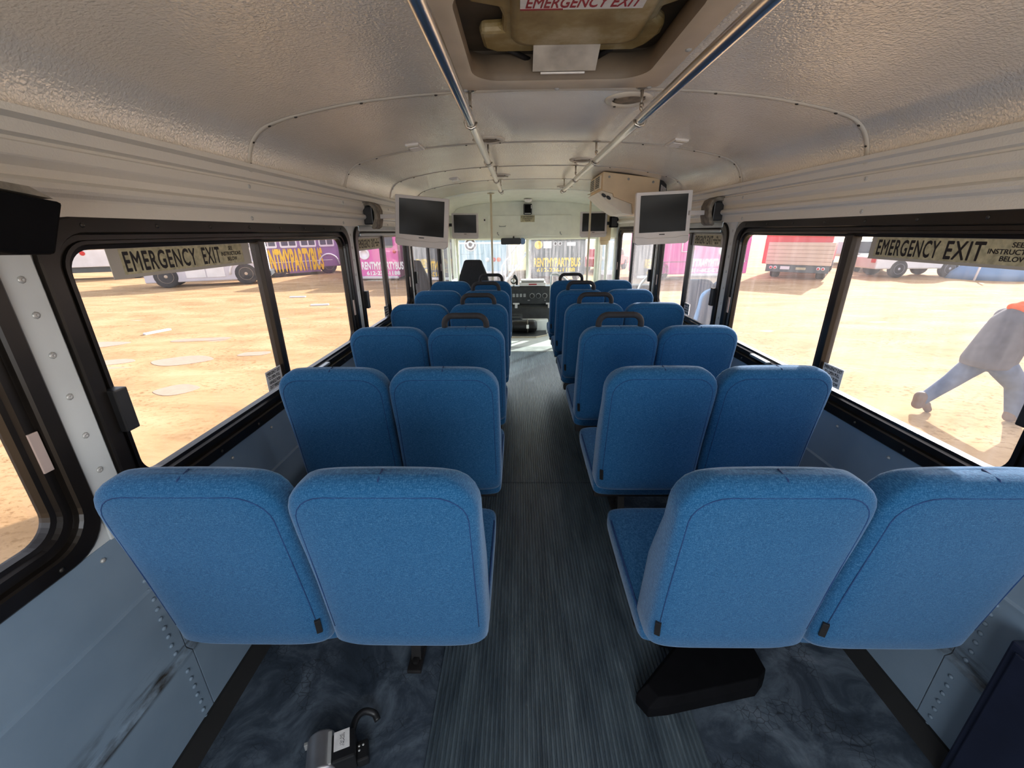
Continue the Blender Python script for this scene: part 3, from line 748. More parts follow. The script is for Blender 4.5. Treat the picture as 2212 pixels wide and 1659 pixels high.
def sticker(side, y0, y1, z0, z1, label):
    s = side; x = s*(HW+.0145); ri = (0, 1, 0) if s < 0 else (0, -1, 0)
    r = empty('instruction_sticker', (x, (y0+y1)/2, z0), label, 'sticker', 'window exit instruction stickers')
    xa, xb = sorted((x, x-s*.001)); mb = MB(); mb.box(xa, xb, y0, y1, z0, z1); obj('sticker_face', mb, 'label_white', r)
    text('lettering', 'EMERGENCY EXIT\nTO OPEN PULL\nHANDLE PUSH\nOUT WINDOW', (x-s*.0012, (y0+y1)/2, (z0+z1)/2), ri, (0, 0, 1), (z1-z0)*.86, 'black_print', r, (y1-y0)*.9, space=1.0)
sticker(-1, 1.615, 1.73, .90, .985, 'small exit instruction sticker in the corner of the large left window')
sticker(1, 1.615, 1.73, .90, .985, 'small exit instruction sticker in the corner of the large right window')
sticker(-1, 3.235, 3.34, .90, .985, 'small exit instruction sticker at the foot of the second left window')
sticker(1, 3.235, 3.34, .90, .985, 'small exit instruction sticker at the foot of the second right window')

# monitors
def monitor(c, roll, yaw, k, label, white, bracket=None):
    """flat screen built round its own centre, then turned; k scales it"""
    r = empty('monitor', c, label, 'monitor', 'wall mounted monitors')
    body = 'monitor_white' if white else 'monitor_silver'
    R = Matrix.Translation(c)@Matrix.Rotation(yaw, 4, 'Z')@Matrix.Rotation(roll, 4, 'Y')
    def T(mb): mb.v = [(R@Vector(v))[:] for v in mb.v]; return mb
    w, h = .18*k, .112*k
    mb = MB(); mb.prism([(x, z) for x, z in rrect(-w, w, -.152*k, .158*k, .008*k)], -.004, .030, 'y')
    mb.box(-.14*k, .14*k, .028, .055, -.07*k, .10*k, .012)
    obj('monitor_case', T(mb), body, r, bevel=.003)
    mb = MB(); mb.prism([(-w+.001, -.116*k), (-w+.052*k, -.116*k), (-w+.085*k, -.124*k), (w-.085*k, -.124*k), (w-.052*k, -.116*k), (w-.001, -.116*k), (w-.001, -.148*k), (w-.02*k, -.164*k), (-w+.02*k, -.164*k), (-w+.001, -.148*k)], -.010, .026, 'y')
    obj('speaker_bar', T(mb), body, r, bevel=.003)
    mb = MB(); mb.box(-.152*k, .152*k, -.0065, -.0035, -.088*k, .138*k); obj('screen', T(mb), 'screen_black', r)
    mb = MB(); mb.box(-.018*k, .018*k, -.0065, -.003, -.106*k, -.100*k); obj('badge', T(mb), 'black_plastic', r)
    if bracket:
        s, by, bz = bracket
        mb = MB(); x0 = c[0]+s*.16*k; x1 = s*1.145
        xa, xb = sorted((x0, x1)); mb.box(xa, xb, min(by, c[1]+.04), c[1]+.065, bz-.018, bz+.010, .003)
        xa, xb = sorted((c[0], c[0]+s*.18*k)); mb.box(xa, xb, c[1]+.045, c[1]+.07, bz-.03, bz+.03, .004)
        obj('monitor_arm', mb, 'monitor_silver', r)
        # felt wrapped cover bent over the wall bracket
        prof = [(1.165, .085), (1.115, .085), (1.082, .07), (1.068, .035), (1.070, -.025), (1.082, -.07), (1.105, -.085), (1.118, -.076), (1.106, -.05), (1.092, -.017), (1.091, .025), (1.10, .05), (1.12, .062), (1.165, .062)]
        mb = MB(); mb.prism([(s*x, bz+z) for x, z in prof], by-.065, by+.065, 'y'); obj('bracket_cover', mb, 'felt_grey', r, bevel=.006)
        mb = MB(); xa, xb = sorted((s*1.105, s*1.166)); mb.box(xa, xb, by-.05, by+.075, bz-.055, bz+.058, .006); obj('wall_bracket', mb, 'black_plastic', r)
    return r
monitor((-.79, 3.00, 1.597), math.radians(5.6), 0, 1.0, 'large silver monitor hanging at the left wall, tilted, screen off', False, (-1, 3.0, 1.638))
monitor((.815, 2.93, 1.605), math.radians(-2.2), 0, 1.0, 'large white monitor hanging at the right wall below the tan air unit', True, (1, 2.90, 1.636))
monitor((-.852, 5.92, 1.606), math.radians(1.0), 0, .99, 'small-looking silver monitor at the front left, beside the cream pole', False)
monitor((.868, 5.92, 1.609), math.radians(-.4), 0, .99, 'small-looking silver monitor at the front right under the air unit', False)
# mounts of the two front monitors
for x0_, x1_, par in ((-1.16, -.90, 'monitor.002'), (.92, 1.16, 'monitor.003')):
    mb = MB(); mb.box(x0_, x1_, 5.965, 5.99, 1.60, 1.64, .004); obj('monitor_arm', mb, 'black_metal', bpy.data.objects[par])
# tan switch panel behind the front right monitor, little black speaker boxes
r = empty('tan_panel', (1.05, 6.0, 1.36), 'tan mounting panel on the wall behind the front right monitor', 'panel')
mb = MB(); mb.box(.985, 1.13, 6.03, 6.06, 1.40, 1.74, .006); mb.prism([(.985, 1.40), (1.11, 1.40), (1.09, 1.345), (1.0, 1.345)], 6.03, 6.06, 'y'); obj('panel_plate', mb, 'ac_tan', r)
mb = MB(); mb.lathe([(.018, 0), (.018, .012), (.008, .014), (0, .014)], (1.055, 6.03, 1.50), (0, -1, 0), 14); obj('knob', mb, 'brushed_steel', r)
def black_speaker(name, x0, x1, y0, y1, z0, z1, label):
    r = empty(name, ((x0+x1)/2, (y0+y1)/2, z0), label, 'speaker')
    mb = MB(); mb.box(x0, x1, y0, y1, z0, z1, .008); obj('speaker_cabinet', mb, 'black_box', r)
    mb = MB(); mb.box(x0+.012, x1-.012, y0-.004, y0+.002, z0+.012, z1-.012, .002); obj('speaker_grille', mb, 'black_plastic', r); return r
black_speaker('box_speaker', 1.065, 1.165, 5.78, 5.88, 1.565, 1.70, 'little black box speaker right of the front right monitor')
black_speaker('box_speaker', -1.165, -1.05, 5.70, 5.80, 1.58, 1.70, 'little black box speaker behind the left monitors')
# big black speaker box at the near left corner
r = empty('wall_speaker', (-1.06, .6, 1.49), 'black speaker box under the ceiling at the left edge, above the nearest window post', 'speaker')
mb = MB(); mb.prism([(.30, 1.51), (.64, 1.512), (.685, 1.502), (.735, 1.500), (.778, 1.586), (.69, 1.597), (.30, 1.62)], -1.15, -.93, 'x')
obj('speaker_cabinet', mb, 'black_box', r, bevel=.006)
mb = MB(); mb.prism([(.30, 1.625), (.69, 1.602), (.772, 1.591), (.74, 1.608), (.66, 1.616), (.30, 1.65)], -1.15, -.94, 'x'); obj('speaker_hood', mb, 'felt_grey', r)
mb = MB(); mb.box(-1.168, -1.14, .5, .70, 1.53, 1.62, .004); obj('wall_bracket', mb, 'black_plastic', r)

# air conditioning evaporator at the right of the ceiling
r = empty('air_conditioner', (.8, 4.0, 1.66), 'tan air conditioning unit hanging at the right of the ceiling', 'air conditioner')
prof = [(.548, 1.974), (1.01, 1.918), (1.01, 1.655), (.815, 1.655), (.80, 1.734), (.645, 1.788), (.638, 1.812), (.548, 1.838)]
mb = MB(); mb.prism(prof, 3.70, 4.28, 'y'); obj('unit_housing', mb, 'ac_tan', r, bevel=.006)
mb = MB(); mb.prism([(.52, 1.822), (.548, 1.838), (.638, 1.812), (.645, 1.788), (.80, 1.734), (.815, 1.650), (.74, 1.662), (.62, 1.735)], 3.72, 4.28, 'y'); obj('lower_duct', mb, 'ac_cream', r, bevel=.004)
for ya, yb in ((3.76, 3.98), (4.02, 4.24)):
    mb = MB(); mb.box(.536, .549, ya, yb, 1.855, 1.955, .002); v = obj('side_vent', mb, 'ac_cream', r)
    for q in range(6):
        mb = MB(); mb.box(.5335, .537, ya+.02, yb-.02, 1.866+q*.0145, 1.875+q*.0145); obj('vent_slot', mb, 'black_plastic', v)
for x, z in ((.60, 1.955), (.755, 1.937), (.955, 1.913)): screw('cover_knob', SC['hatch'], 'ac_cream', r, (x, 3.70, z-.02), (0, -1, 0))
for q in range(2):
    M = Matrix.Translation((.565+q*.04, 3.713, 1.80-q*.018))@Matrix.Rotation(.6, 4, 'Y')
    mb = MB(); mb.lathe([(.022, -.004), (.022, -.008), (.016, -.009), (0, -.006)], (0, 0, 0), (0, 1, 0), 14); mb.v = [(M@Vector((v[0], v[1], v[2]*.55)))[:] for v in mb.v]; obj('air_nozzle', mb, 'black_plastic', r)
mb = MB(); mb.prism([(1.01, 1.925), (1.065, 1.872), (1.075, 1.80), (1.01, 1.80)], 3.70, 4.2, 'y'); v = obj('end_grille', mb, 'black_plastic', r)
for q in range(5):
    mb = MB(); mb.box(1.022+q*.009, 1.026+q*.009, 3.696, 3.701, 1.825, 1.872-q*.006); obj('grille_bar', mb, 'label_white', v)

# poles
for x, z1, lab in ((-.477, 1.975, 'cream floor to ceiling pole at the left front'), (.765, 1.95, 'cream floor to ceiling pole at the right front')):
    r = empty('stanchion_pole', (x, 5.6, 0), lab, 'pole', 'front poles')
    mb = MB(); mb.tube([(x, 5.6, .0), (x, 5.6, z1)], .0130, 14); obj('pole_tube', mb, 'pole_cream', r)
    mb = MB(); mb.lathe([(.05, .006), (.05, .011), (.02, .018)], (x, 5.6, 0), n=16); mb2 = MB(); mb2.lathe([(.045, 0), (.045, -.006), (.02, -.012)], (x, 5.6, z1), n=16)
    obj('pole_flange', mb, 'pole_cream', r); obj('pole_flange', mb2, 'pole_cream', r)

# bulkhead fittings
r = empty('bulkhead_hatch', (0, 6.6, 1.45), 'pale access door with rounded corners in the bulkhead above the windshield', 'access door')
mb = MB(); mb.prism(rrect(-.595, .66, 1.470, 1.752, .03), 6.588, 6.601, 'y'); obj('door_leaf', mb, 'front_paint', r, bevel=.004)
mb = MB(); mb.tube([(-.42, 6.588, 1.61), (-.42, 6.572, 1.60), (-.33, 6.572, 1.60), (-.33, 6.588, 1.61)], .005, 8); obj('door_handle', mb, 'grey_plastic', r)
for x in (-.45, .49):
    mb = MB(); mb.tube([(x, 6.586, 1.52), (x-.003, 6.578, 1.50), (x+.02, 6.582, 1.475)], .006, 8); obj('door_latch', mb, 'grey_plastic', r)
tag(obj('caution_sign', MB().box(-.105, .105, 6.583, 6.587, 1.660, 1.752), 'sign_beige'), 'small yellowish notice under the black camera on the bulkhead', 'sign')
text('lettering', 'DO NOT STAND FORWARD\nOF LINE WHILE BUS IS\nIN MOTION', (0, 6.5828, 1.706), (1, 0, 0), (0, 0, 1), .07, 'black_print', bpy.data.objects['caution_sign'], .185, space=1.0)
r = empty('bulkhead_camera', (0, 6.58, 1.77), 'small black camera box in the middle of the bulkhead', 'camera')
mb = MB(); mb.prism(rrect(-.062, .062, 1.762, 1.905, .014), 6.50, 6.601, 'y'); obj('camera_body', mb, 'black_plastic', r, bevel=.004)
mb = MB(); mb.box(-.046, .046, 6.494, 6.501, 1.782, 1.892, .004); obj('camera_face', mb, 'black_box', r)
mb = MB(); mb.box(.045, .056, 6.494, 6.502, 1.84, 1.885, .002); mb.box(-.045, .045, 6.494, 6.502, 1.773, 1.778); obj('camera_trim', mb, 'monitor_white', r)
tag(obj('wall_switch', MB().box(-.655, -.625, 6.59, 6.601, 1.665, 1.72, .003), 'label_white'), 'tiny white switch left of the bulkhead access door', 'switch')
obj('switch_rocker', MB().box(-.650, -.630, 6.584, 6.592, 1.68, 1.705, .002), 'screw_dark', bpy.data.objects['wall_switch'])
tag(obj('dome_light', MB().lathe([(.06, 0), (.06, -.01), (.05, -.03), (.02, -.04), (0, -.042)], (.0, 6.35, 1.955), n=20), 'label_white'), 'small white dome light on the front ceiling above the camera', 'lamp')
r = empty('rear_view_mirror', (-.16, 6.75, 1.37), 'wide black rear view mirror with a blue end below the bulkhead', 'mirror')
mb = MB(); mb.prism(rrect(-.40, -.10, 1.345, 1.437, .02), 6.55, 6.585, 'y'); obj('mirror_case', mb, 'black_plastic', r, bevel=.004)
mb = MB(); mb.prism([(-.10, 1.345), (-.10, 1.437), (-.055, 1.434), (-.035, 1.415), (-.035, 1.365), (-.055, 1.346)], 6.55, 6.585, 'y'); obj('mirror_glass', mb, 'mirror_blue', r, bevel=.004)
mb = MB(); mb.tube([(-.21, 6.57, 1.43), (-.21, 6.59, 1.45), (-.21, 6.62, 1.46)], .012, 8); obj('mirror_stem', mb, 'black_plastic', r)

# ------------------------------------------------------------------ driver's end
r = empty('driver_seat', (-.77, 6.2, 0), 'tall black driver seat at the front left', 'seat')
rings = []
for z, w, yc, t in ((.42, .20, 6.02, .05), (.5, .235, 6.02, .06), (.80, .232, 5.985, .065), (.95, .20, 5.97, .06), (1.08, .148, 5.96, .055), (1.15, .122, 5.955, .045), (1.165, .10, 5.955, .03)):
    rings.append([(-.77+x, yc+y, z) for x, y in sup(w, t, 28, 4)])
obj('backrest', MB().loft(rings), 'seat_black', r)
mb = MB(); mb.box(-1.0, -.54, 6.02, 6.50, .40, .52, .04); obj('cushion', mb, 'seat_black', r)
mb = MB(); mb.lathe([(.16, .007), (.16, .03), (.06, .05), (.06, .38), (.14, .40)], (-.77, 6.25, 0), n=18); obj('pedestal', mb, 'black_metal', r)
r = empty('dashboard', (.1, 7.0, 0), 'black dashboard across the front below the windshield', 'dashboard')
mb = MB(); mb.prism([(6.93, .385), (6.93, .62), (6.95, .678), (7.165, .68), (7.165, .385)], -1.13, 1.0, 'x'); obj('dash_body', mb, 'dash_black', r, bevel=.01)
mb = MB(); mb.prism([(6.72, .007), (6.86, .34), (6.95, .383), (7.16, .383), (7.16, .007)], -.42, .55, 'x'); obj('engine_cover', mb, 'dash_black', r, bevel=.02)
mb = MB(); mb.prism([(-.42, 6.535), (.16, 6.535), (.34, 6.64), (.34, 6.715), (-.42, 6.715)], .007, .19); obj('engine_step', mb, 'front_floor', r, bevel=.015)
for x in (.085, .19, .295):
    mb = MB(); mb.lathe([(.042, -.001), (.042, .006), (.036, .008)], (x, 6.93, .525), (0, -1, 0), 20); k_ = obj('dial_ring', mb, 'grey_plastic', r)
    mb = MB(); mb.lathe([(.034, .007), (.034, .022), (.028, .026), (0, .026)], (x, 6.93, .525), (0, -1, 0), 18); obj('dial_knob', mb, 'black_plastic', k_)
for x in (-.22, -.16, -.10, -.04):
    mb = MB(); mb.box(x-.02, x+.02, 6.918, 6.932, .505, .56, .006); obj('rocker_switch', mb, 'grey_plastic', r)
for x in (-.18, .37):
    mb = MB(); mb.box(x-.055, x+.055, 6.90, 6.93, .385, .41, .006); mb.box(x-.022, x+.022, 6.86, 6.90, .17, .40, .006); obj('pull_handle', mb, 'label_white', r)
for x in (.02, .04, .3): screw('dash_screw', SC['hatch'], 'grey_plastic', r, (x, 6.93, .45), (0, -1, 0))
r = empty('dash_tray', (.09, 6.96, .6), 'white and silver cash tray box on top of the dashboard', 'box')
mb = MB(); mb.box(-.12, .31, 6.93, 7.14, .682, .74, .01); obj('tray_body', mb, 'monitor_white', r)
mb = MB(); mb.box(-.10, .29, 6.95, 7.12, .752, .782, .012); obj('tray_lid', mb, 'label_white', r)
mb = MB(); mb.box(-.09, .28, 6.96, 7.11, .738, .753); obj('tray_gap', mb, 'screw_dark', r)
mb = MB(); mb.box(.03, .16, 6.926, 6.932, .70, .72); obj('tray_slot', mb, 'red_print', r)
r = empty('gauge_pod', (-.2, 6.95, .66), 'small black and silver gauge pod on the dashboard, left of the tray', 'gauge')
mb = MB(); mb.lathe([(.05, 0), (.05, .06), (.03, .075)], (-.22, 7.01, .755), (0, -1, .2), 18); obj('pod_body', mb, 'black_plastic', r)
mb = MB(); mb.box(-.235, -.205, 6.96, 7.03, .681, .74, .006); obj('pod_stand', mb, 'monitor_white', r)
mb = MB(); mb.lathe([(.036, .074), (.034, .078), (0, .08)], (-.22, 7.01, .755), (0, -1, .2), 18); obj('gauge_face', mb, 'chrome', r)
mb = MB(); mb.tube(catmull([(-.17, 6.98, .70), (-.165, 6.97, .78), (-.20, 6.97, .85), (-.215, 6.98, .82)], 5), .018, 8); obj('cable_bundle', mb, 'black_plastic', r)
r = empty('entry_rail', (.42, 6.49, 0), 'bent chrome entry grab rail beside the dashboard', 'grab rail')
mb = MB(); mb.tube(catmull([(.36, 6.49, .007), (.36, 6.49, .5), (.365, 6.49, .86), (.39, 6.49, .905), (.47, 6.49, .90), (.60, 6.49, .82), (.68, 6.49, .68), (.70, 6.49, .4), (.70, 6.49, .007)], 5), .017, 12); obj('rail_tube', mb, 'chrome', r)
for x in (.36, .70):
    mb = MB(); mb.lathe([(.045, .006), (.045, .012), (.02, .02)], (x, 6.49, 0), n=14); obj('rail_foot', mb, 'brushed_steel', r)
r = empty('black_bag', (-.05, 6.38, .03), 'black rolled bag with buckled strap on the front floor', 'bag')
mb = MB(); mb.tube([(-.27, 6.42, .13), (-.25, 6.42, .13), (-.2, 6.42, .132), (.08, 6.42, .13), (.13, 6.42, .13), (.15, 6.42, .13)], [.05, .085, .098, .098, .085, .05], 18); obj('bag_body', mb, 'black_plastic', r)
mb = MB(); mb.tube([(.0, 6.42+.101*math.cos(a), .13+.101*math.sin(a)) for a in np.linspace(0, 2*PI, 20)[:-1]], .008, 6, closed=True); obj('strap', mb, 'felt_grey', r)
mb = MB(); mb.box(-.02, .02, 6.305, 6.32, .11, .17, .004); obj('buckle', mb, 'chrome', r)
r = empty('floor_board', (0, 6.25, .006), 'thin dark board with a yellow edge lying under the black bag', 'board')
mb = MB(); mb.prism([(-.42, 6.16), (.12, 6.14), (.30, 6.28), (.30, 6.55), (-.42, 6.55)], .007, .028); obj('board_top', mb, 'dash_black', r)
mb = MB(); mb.prism([(-.42, 6.145), (.125, 6.125), (.31, 6.27), (.30, 6.28), (.12, 6.14), (-.42, 6.16)], .007, .027); obj('board_edge', mb, 'pole_cream', r)
tag(obj('clear_case', MB().box(-.34, -.08, 6.55, 6.69, .192, .275, .01), 'clear_plastic'), 'clear plastic case on the pale step in front of the dashboard', 'case')
obj('case_contents', MB().box(-.32, -.10, 6.57, 6.67, .198, .235, .006), 'screw_dark', bpy.data.objects['clear_case'])

# ------------------------------------------------------------------ things on the rear floor
r = empty('heater_box', (.5, 1.12, 0), 'low black heater box on the floor under the nearest right seat', 'heater')
mb = MB(); bp = [(.262, .952), (.292, .905), (.36, .912), (.68, .975), (.725, 1.01), (.725, 1.36), (.60, 1.36), (.55, 1.215)]
mb.loft([[(x, y, .0105) for x, y in bp], [(x, y, .055) for x, y in bp], [(.5+(x-.5)*.93+.02, 1.15+(y-1.15)*.93, .085) for x, y in bp]], smooth=False)
obj('heater_case', mb, 'black_box', r, bevel=.004)
mb = MB(); mb.tube(catmull([(.70, 1.30, .05), (.82, 1.32, .05), (.95, 1.28, .05), (1.10, 1.30, .06), (1.15, 1.32, .06)], 5), .022, 10); obj('heater_hose', mb, 'black_box', r)
r = empty('side_locker', (1.1, .4, 0), 'dark navy locker against the right wall in the near corner', 'locker')
mb = MB(); mb.box(1.10, 1.156, -.6, .765, .003, .56, .006); obj('locker_body', mb, 'navy_paint', r)
mb = MB(); mb.box(1.094, 1.101, -.58, .745, .05, .54, .004); obj('locker_lid', mb, 'navy_paint', r)
# small motor lying on the floor at the bottom left
mx, my = -.735, .765
r = empty('electric_motor', (mx, my, 0), 'small steel electric motor with white label lying on the floor', 'motor')
ax = Vector((.36, -.93, 0)).normalized(); sd = Vector((.93, .36, 0))
c0 = Vector((mx-.018, my+.052, .044))
mb = MB(); mb.lathe([(.020, -.004), (.039, 0), (.0415, .006), (.0415, .098), (.043, .10), (.043, .108), (.038, .109), (.034, .102), (.0, .102)], c0, ax, 28); obj('motor_can', mb, 'motor_steel', r)
c1 = c0+ax*.109
mb = MB(); mb.lathe([(.012, -.01), (.012, .002), (.006, .006), (0, .006)], c1, ax, 12); obj('motor_shaft', mb, 'black_plastic', r)
Mm = Matrix(((sd.x, ax.x, 0, c0.x), (sd.y, ax.y, 0, c0.y), (0, 0, 1, c0.z), (0, 0, 0, 1)))
mb = MB(); mb.box(.034, .10, .02, .10, -.038, .030, .006, Mm); obj('gear_housing', mb, 'black_plastic', r)
mb = MB(); mb.box(.040, .085, .018, .072, .0305, .0315, 0, Mm); lb = obj('motor_label', mb, 'label_white', r)
text('label_lettering', 'U474707\n12V DC', (Mm@Vector((.064, .045, .0316)))[:], (-ax)[:], sd[:], .013, 'black_print', lb, .036)
mb = MB(); mb.box(.010, .034, .01, .10, .028, .034, .001, Mm); obj('motor_clamp', mb, 'rivet_metal', r)
mb = MB(); mb.tube(catmull([(Mm@Vector(p))[:] for p in ((.085, .03, .0), (.10, -.015, .005), (.125, -.035, .0), (.155, -.03, -.018), (.165, -.01, -.028))], 5), .0105, 10); obj('motor_cable', mb, 'black_plastic', r)
mb = MB(); mb.box(.10, .135, .045, .10, -.038, -.005, .005, Mm); pl = obj('plug', mb, 'black_plastic', r)
for q in range(3):
    mb = MB(); mb.lathe([(.0035, 0), (.0035, .003), (0, .004)], (Mm@Vector((.108+.012*(q % 2), .06+.012*(q//2), -.006)))[:], n=8); obj('plug_pin', mb, 'rivet_metal', pl)
mb = MB(); mb.box(-.052, -.036, -.004, .006, -.02, .004, .002, Mm); mb2 = MB(); mb2.tube([(Mm@Vector(p))[:] for p in ((-.036, .09, -.01), (-.052, .10, -.012), (-.064, .085, -.02))], .004, 8)
obj('mounting_lug', mb, 'rivet_metal', r); obj('red_wire', mb2, 'red_print', r)

# ------------------------------------------------------------------ the lot outside
gr = MB(); gr.add([(-90, -40, GZ), (90, -40, GZ), (90, 120, GZ), (-90, 120, GZ)], [(0, 1, 2, 3)])
g_ = obj('ground', gr, 'dirt_ground', None, local=True); g_['kind'] = 'structure'
def vroot(name, x, y, deg, label, cat, group=None):
    r = empty(name, (x, y, GZ), label, cat, group); r.rotation_euler.z = math.radians(deg); return r
def wheel(r, x, y, rad, w, hub='hub_tan'):
    sgn = 1 if y > 0 else -1
    mb = MB(); mb.lathe([(rad*.55, -w/2), (rad*.9, -w/2), (rad, -w*.35), (rad, w*.35), (rad*.9, w/2), (rad*.6, w/2)], (x, y, rad), (0, sgn, 0), 24); t = obj('wheel', mb, 'tyre', r, local=True)
    mb = MB(); mb.lathe([(rad*.62, w*.40), (rad*.58, w*.52), (rad*.45, w*.30), (rad*.2, w*.34), (rad*.14, w*.5), (0, w*.52)], (x, y, rad), (0, sgn, 0), 20); obj('hub', mb, hub, t, local=True)
def bus_body(r, L, Wd, z0, z1, mat, nose=0):
    h = Wd/2; sec = [(-h, z0), (-h, z1-.45), (-h+.06, z1-.25), (-h+.25, z1-.07), (-h*.4, z1), (h*.4, z1), (h-.25, z1-.07), (h-.06, z1-.25), (h, z1-.45), (h, z0)]
    mb = MB(); mb.prism(sec, -L/2, L/2, 'x'); return obj('body', mb, mat, r, bevel=.05, local=True)
def side_windows(r, Wd, xs, w, z0, z1, frame, sides=(-1, 1)):
    for sd_ in sides:
        for x in xs:
            y0_, y1_ = sorted((sd_*(Wd/2-.01), sd_*(Wd/2+.03)))
            mb = MB(); mb.prism(rrect(x-w/2, x+w/2, z0, z1, .10), y0_, y1_, 'y'); f = obj('window', mb, frame, r, local=True)
            y0_, y1_ = sorted((sd_*(Wd/2+.025), sd_*(Wd/2+.04)))
            for xa, xb in ((x-w/2+.09, x-.04), (x+.04, x+w/2-.09)):
                mb = MB(); mb.prism(rrect(xa, xb, z0+.12, z1-.08, .04), y0_, y1_, 'y'); obj('pane', mb, 'veh_glass', f, local=True)
def lettering(r, body, x, y, z, h, w, mat, face, mirror=False, shear=0):
    """face: 'right' (-y side), 'left', 'back' (-x end)"""
    ri = {'right': (1, 0, 0), 'left': (-1, 0, 0), 'back': (0, -1, 0)}[face]
    o = text('lettering', body, (x, y, z), ri, (0, 0, 1), h, mat, r, w, .012, shear, bold=.075, local=True)
    if mirror:
        ax_ = 0 if face != 'back' else 1; c_ = x if ax_ == 0 else y
        for v in o.data.vertices: v.co[ax_] = 2*c_-v.co[ax_]
        o.data.flip_normals()
    return o
# purple party bus: side towards us, front to the right
a_ = 49.5
ux, uy = math.cos(math.radians(a_)), math.sin(math.radians(a_))
L = 6.1; cx, cy = -13.05-ux*(L/2-2.2)-uy*1.25, 28.2-uy*(L/2-2.2)+ux*1.25
r = vroot('party_bus', cx, cy, a_, 'purple party bus with yellow lettering and white window frames beyond the left window', 'bus', 'party buses parked on the lot')
bus_body(r, L, 2.5, .45, 3.4, 'veh_purple')
side_windows(r, 2.5, [-2.4, -1.2, 0, 1.2], 1.02, 1.72, 2.7, 'veh_white', (-1,))
lettering(r, 'RENTMYPARTYBUS', -1.05, -1.27, .98, 1.40, 3.75, 'yellow_print', 'right')
mb = MB(); mb.box(-L/2, L/2-1.6, -1.27, -1.25, .86, .90); obj('side_rail', mb, 'veh_white', r, local=True)
for x in (L/2-2.2+.35, -L/2+1.0): wheel(r, x, -1.05, .55, .35); wheel(r, x, 1.05, .55, .35)
mb = MB(); mb.box(-1.4, .6, -1.2, 1.2, .18, .46, .03); obj('underfloor_lockers', mb, 'veh_purple', r, local=True)
mb = MB(); mb.box(L/2-.1, L/2+.16, -1.2, 1.2, .42, .72, .04); obj('bumper', mb, 'veh_white', r, local=True)
mb = MB(); mb.tube([(L/2-1.85+.70*math.cos(q), -1.27, .55+.70*math.sin(q)) for q in np.linspace(0, PI, 14)], .05, 6); obj('wheel_arch', mb, 'veh_grey', r, local=True)
# long grey coach in front of it, only its rear half in view
a_ = 24.0; ux, uy = math.cos(math.radians(a_)), math.sin(math.radians(a_))
L = 5.4; cx, cy = -14.71-ux*(L/2-1.0)-uy*.85, 22.47-uy*(L/2-1.0)+ux*.85
r = vroot('grey_coach', cx, cy, a_, 'long pale grey coach parked behind the left EMERGENCY EXIT sign', 'bus', 'party buses parked on the lot')
bus_body(r, L, 1.7, .26, 3.1, 'veh_grey')
for x in (L/2-1.0, -L/2+.9): wheel(r, x, -.68, .56, .36, 'hub_tan'); wheel(r, x, .68, .56, .36)
side_windows(r, 1.7, [-1.9, -.7, .5, 1.7], 1.02, 1.75, 2.55, 'veh_white', (-1,))
for x0_, x1_ in ((-.95, -.1), (-.05, .75)):
    mb = MB(); mb.box(x0_, x1_, -.875, -.85, .45, 1.15, .01); obj('side_locker', mb, 'veh_white', r, local=True)
mb = MB(); mb.tube([(L/2-1.0+.72*math.cos(q), -.87, .56+.72*math.sin(q)) for q in np.linspace(0, PI, 14)], .06, 6); obj('wheel_arch', mb, 'veh_white', r, local=True)
mb = MB(); mb.box(L/2-.12, L/2+.18, -.8, .8, .40, .66, .03); obj('bumper', mb, 'veh_dark', r, local=True)
# white delivery truck, far left
r = vroot('delivery_truck', -25.9, 26.8, 26, 'white delivery truck with two small red and orange discs, at the far left', 'truck')
mb = MB(); mb.box(-2.4, 2.6, -1.15, 1.15, .75, 3.2, .05); obj('cargo_box', mb, 'veh_white', r, local=True)
mb = MB(); mb.prism([(-4.1, .6), (-4.1, 1.5), (-3.6, 1.65), (-3.2, 2.4), (-2.45, 2.45), (-2.45, .6)], -1.05, 1.05, 'y'); obj('cab', mb, 'veh_white', r, bevel=.05, local=True)
mb = MB(); mb.prism([(-3.52, 1.65), (-3.15, 2.3), (-2.6, 2.32), (-2.6, 1.65)], -1.08, -1.04, 'y'); obj('cab_window', mb, 'veh_glass', r, local=True)
for x, z, q, m_ in ((-1.2, 2.12, .20, 'orange_cloth'), (-.95, 2.12, .20, 'lamp_red'), (-.9, 1.55, .13, 'lamp_red')):
    mb = MB(); mb.lathe([(q, 0), (q, .015), (0, .016)], (x, -1.15, z), (0, -1, 0), 20, False); obj('disc_emblem', mb, m_, r, local=True)
for x in (-3.2, 1.3): wheel(r, x, -.95, .45, .3, 'veh_grey'); wheel(r, x, .95, .45, .3, 'veh_grey')
mb = MB(); mb.box(-4.1, 2.5, -.9, .9, .42, .76, .03); obj('chassis', mb, 'veh_dark', r, local=True)
# blue grey pickup beside it
r = vroot('blue_van', -34.0, 23.6, 15, 'blue-grey van left of the white delivery truck, cut by the window edge', 'van')
mb = MB(); mb.prism([(-2.3, .35), (-2.35, .9), (-1.5, 1.1), (-.9, 1.85), (2.2, 1.9), (2.3, .35)], -.95, .95, 'y'); obj('body', mb, 'veh_blue', r, bevel=.08, local=True)
mb = MB(); mb.prism([(-1.25, 1.15), (-.8, 1.72), (.4, 1.75), (.4, 1.15)], -.98, -.94, 'y'); obj('side_window', mb, 'veh_glass', r, local=True)
mb = MB(); mb.prism([(.6, 1.15), (.6, 1.75), (1.9, 1.75), (1.9, 1.15)], -.98, -.94, 'y'); obj('side_window', mb, 'veh_glass', r, local=True)
for x in (-1.5, 1.4): wheel(r, x, -.85, .36, .24, 'veh_grey'); wheel(r, x, .85, .36, .24, 'veh_grey')
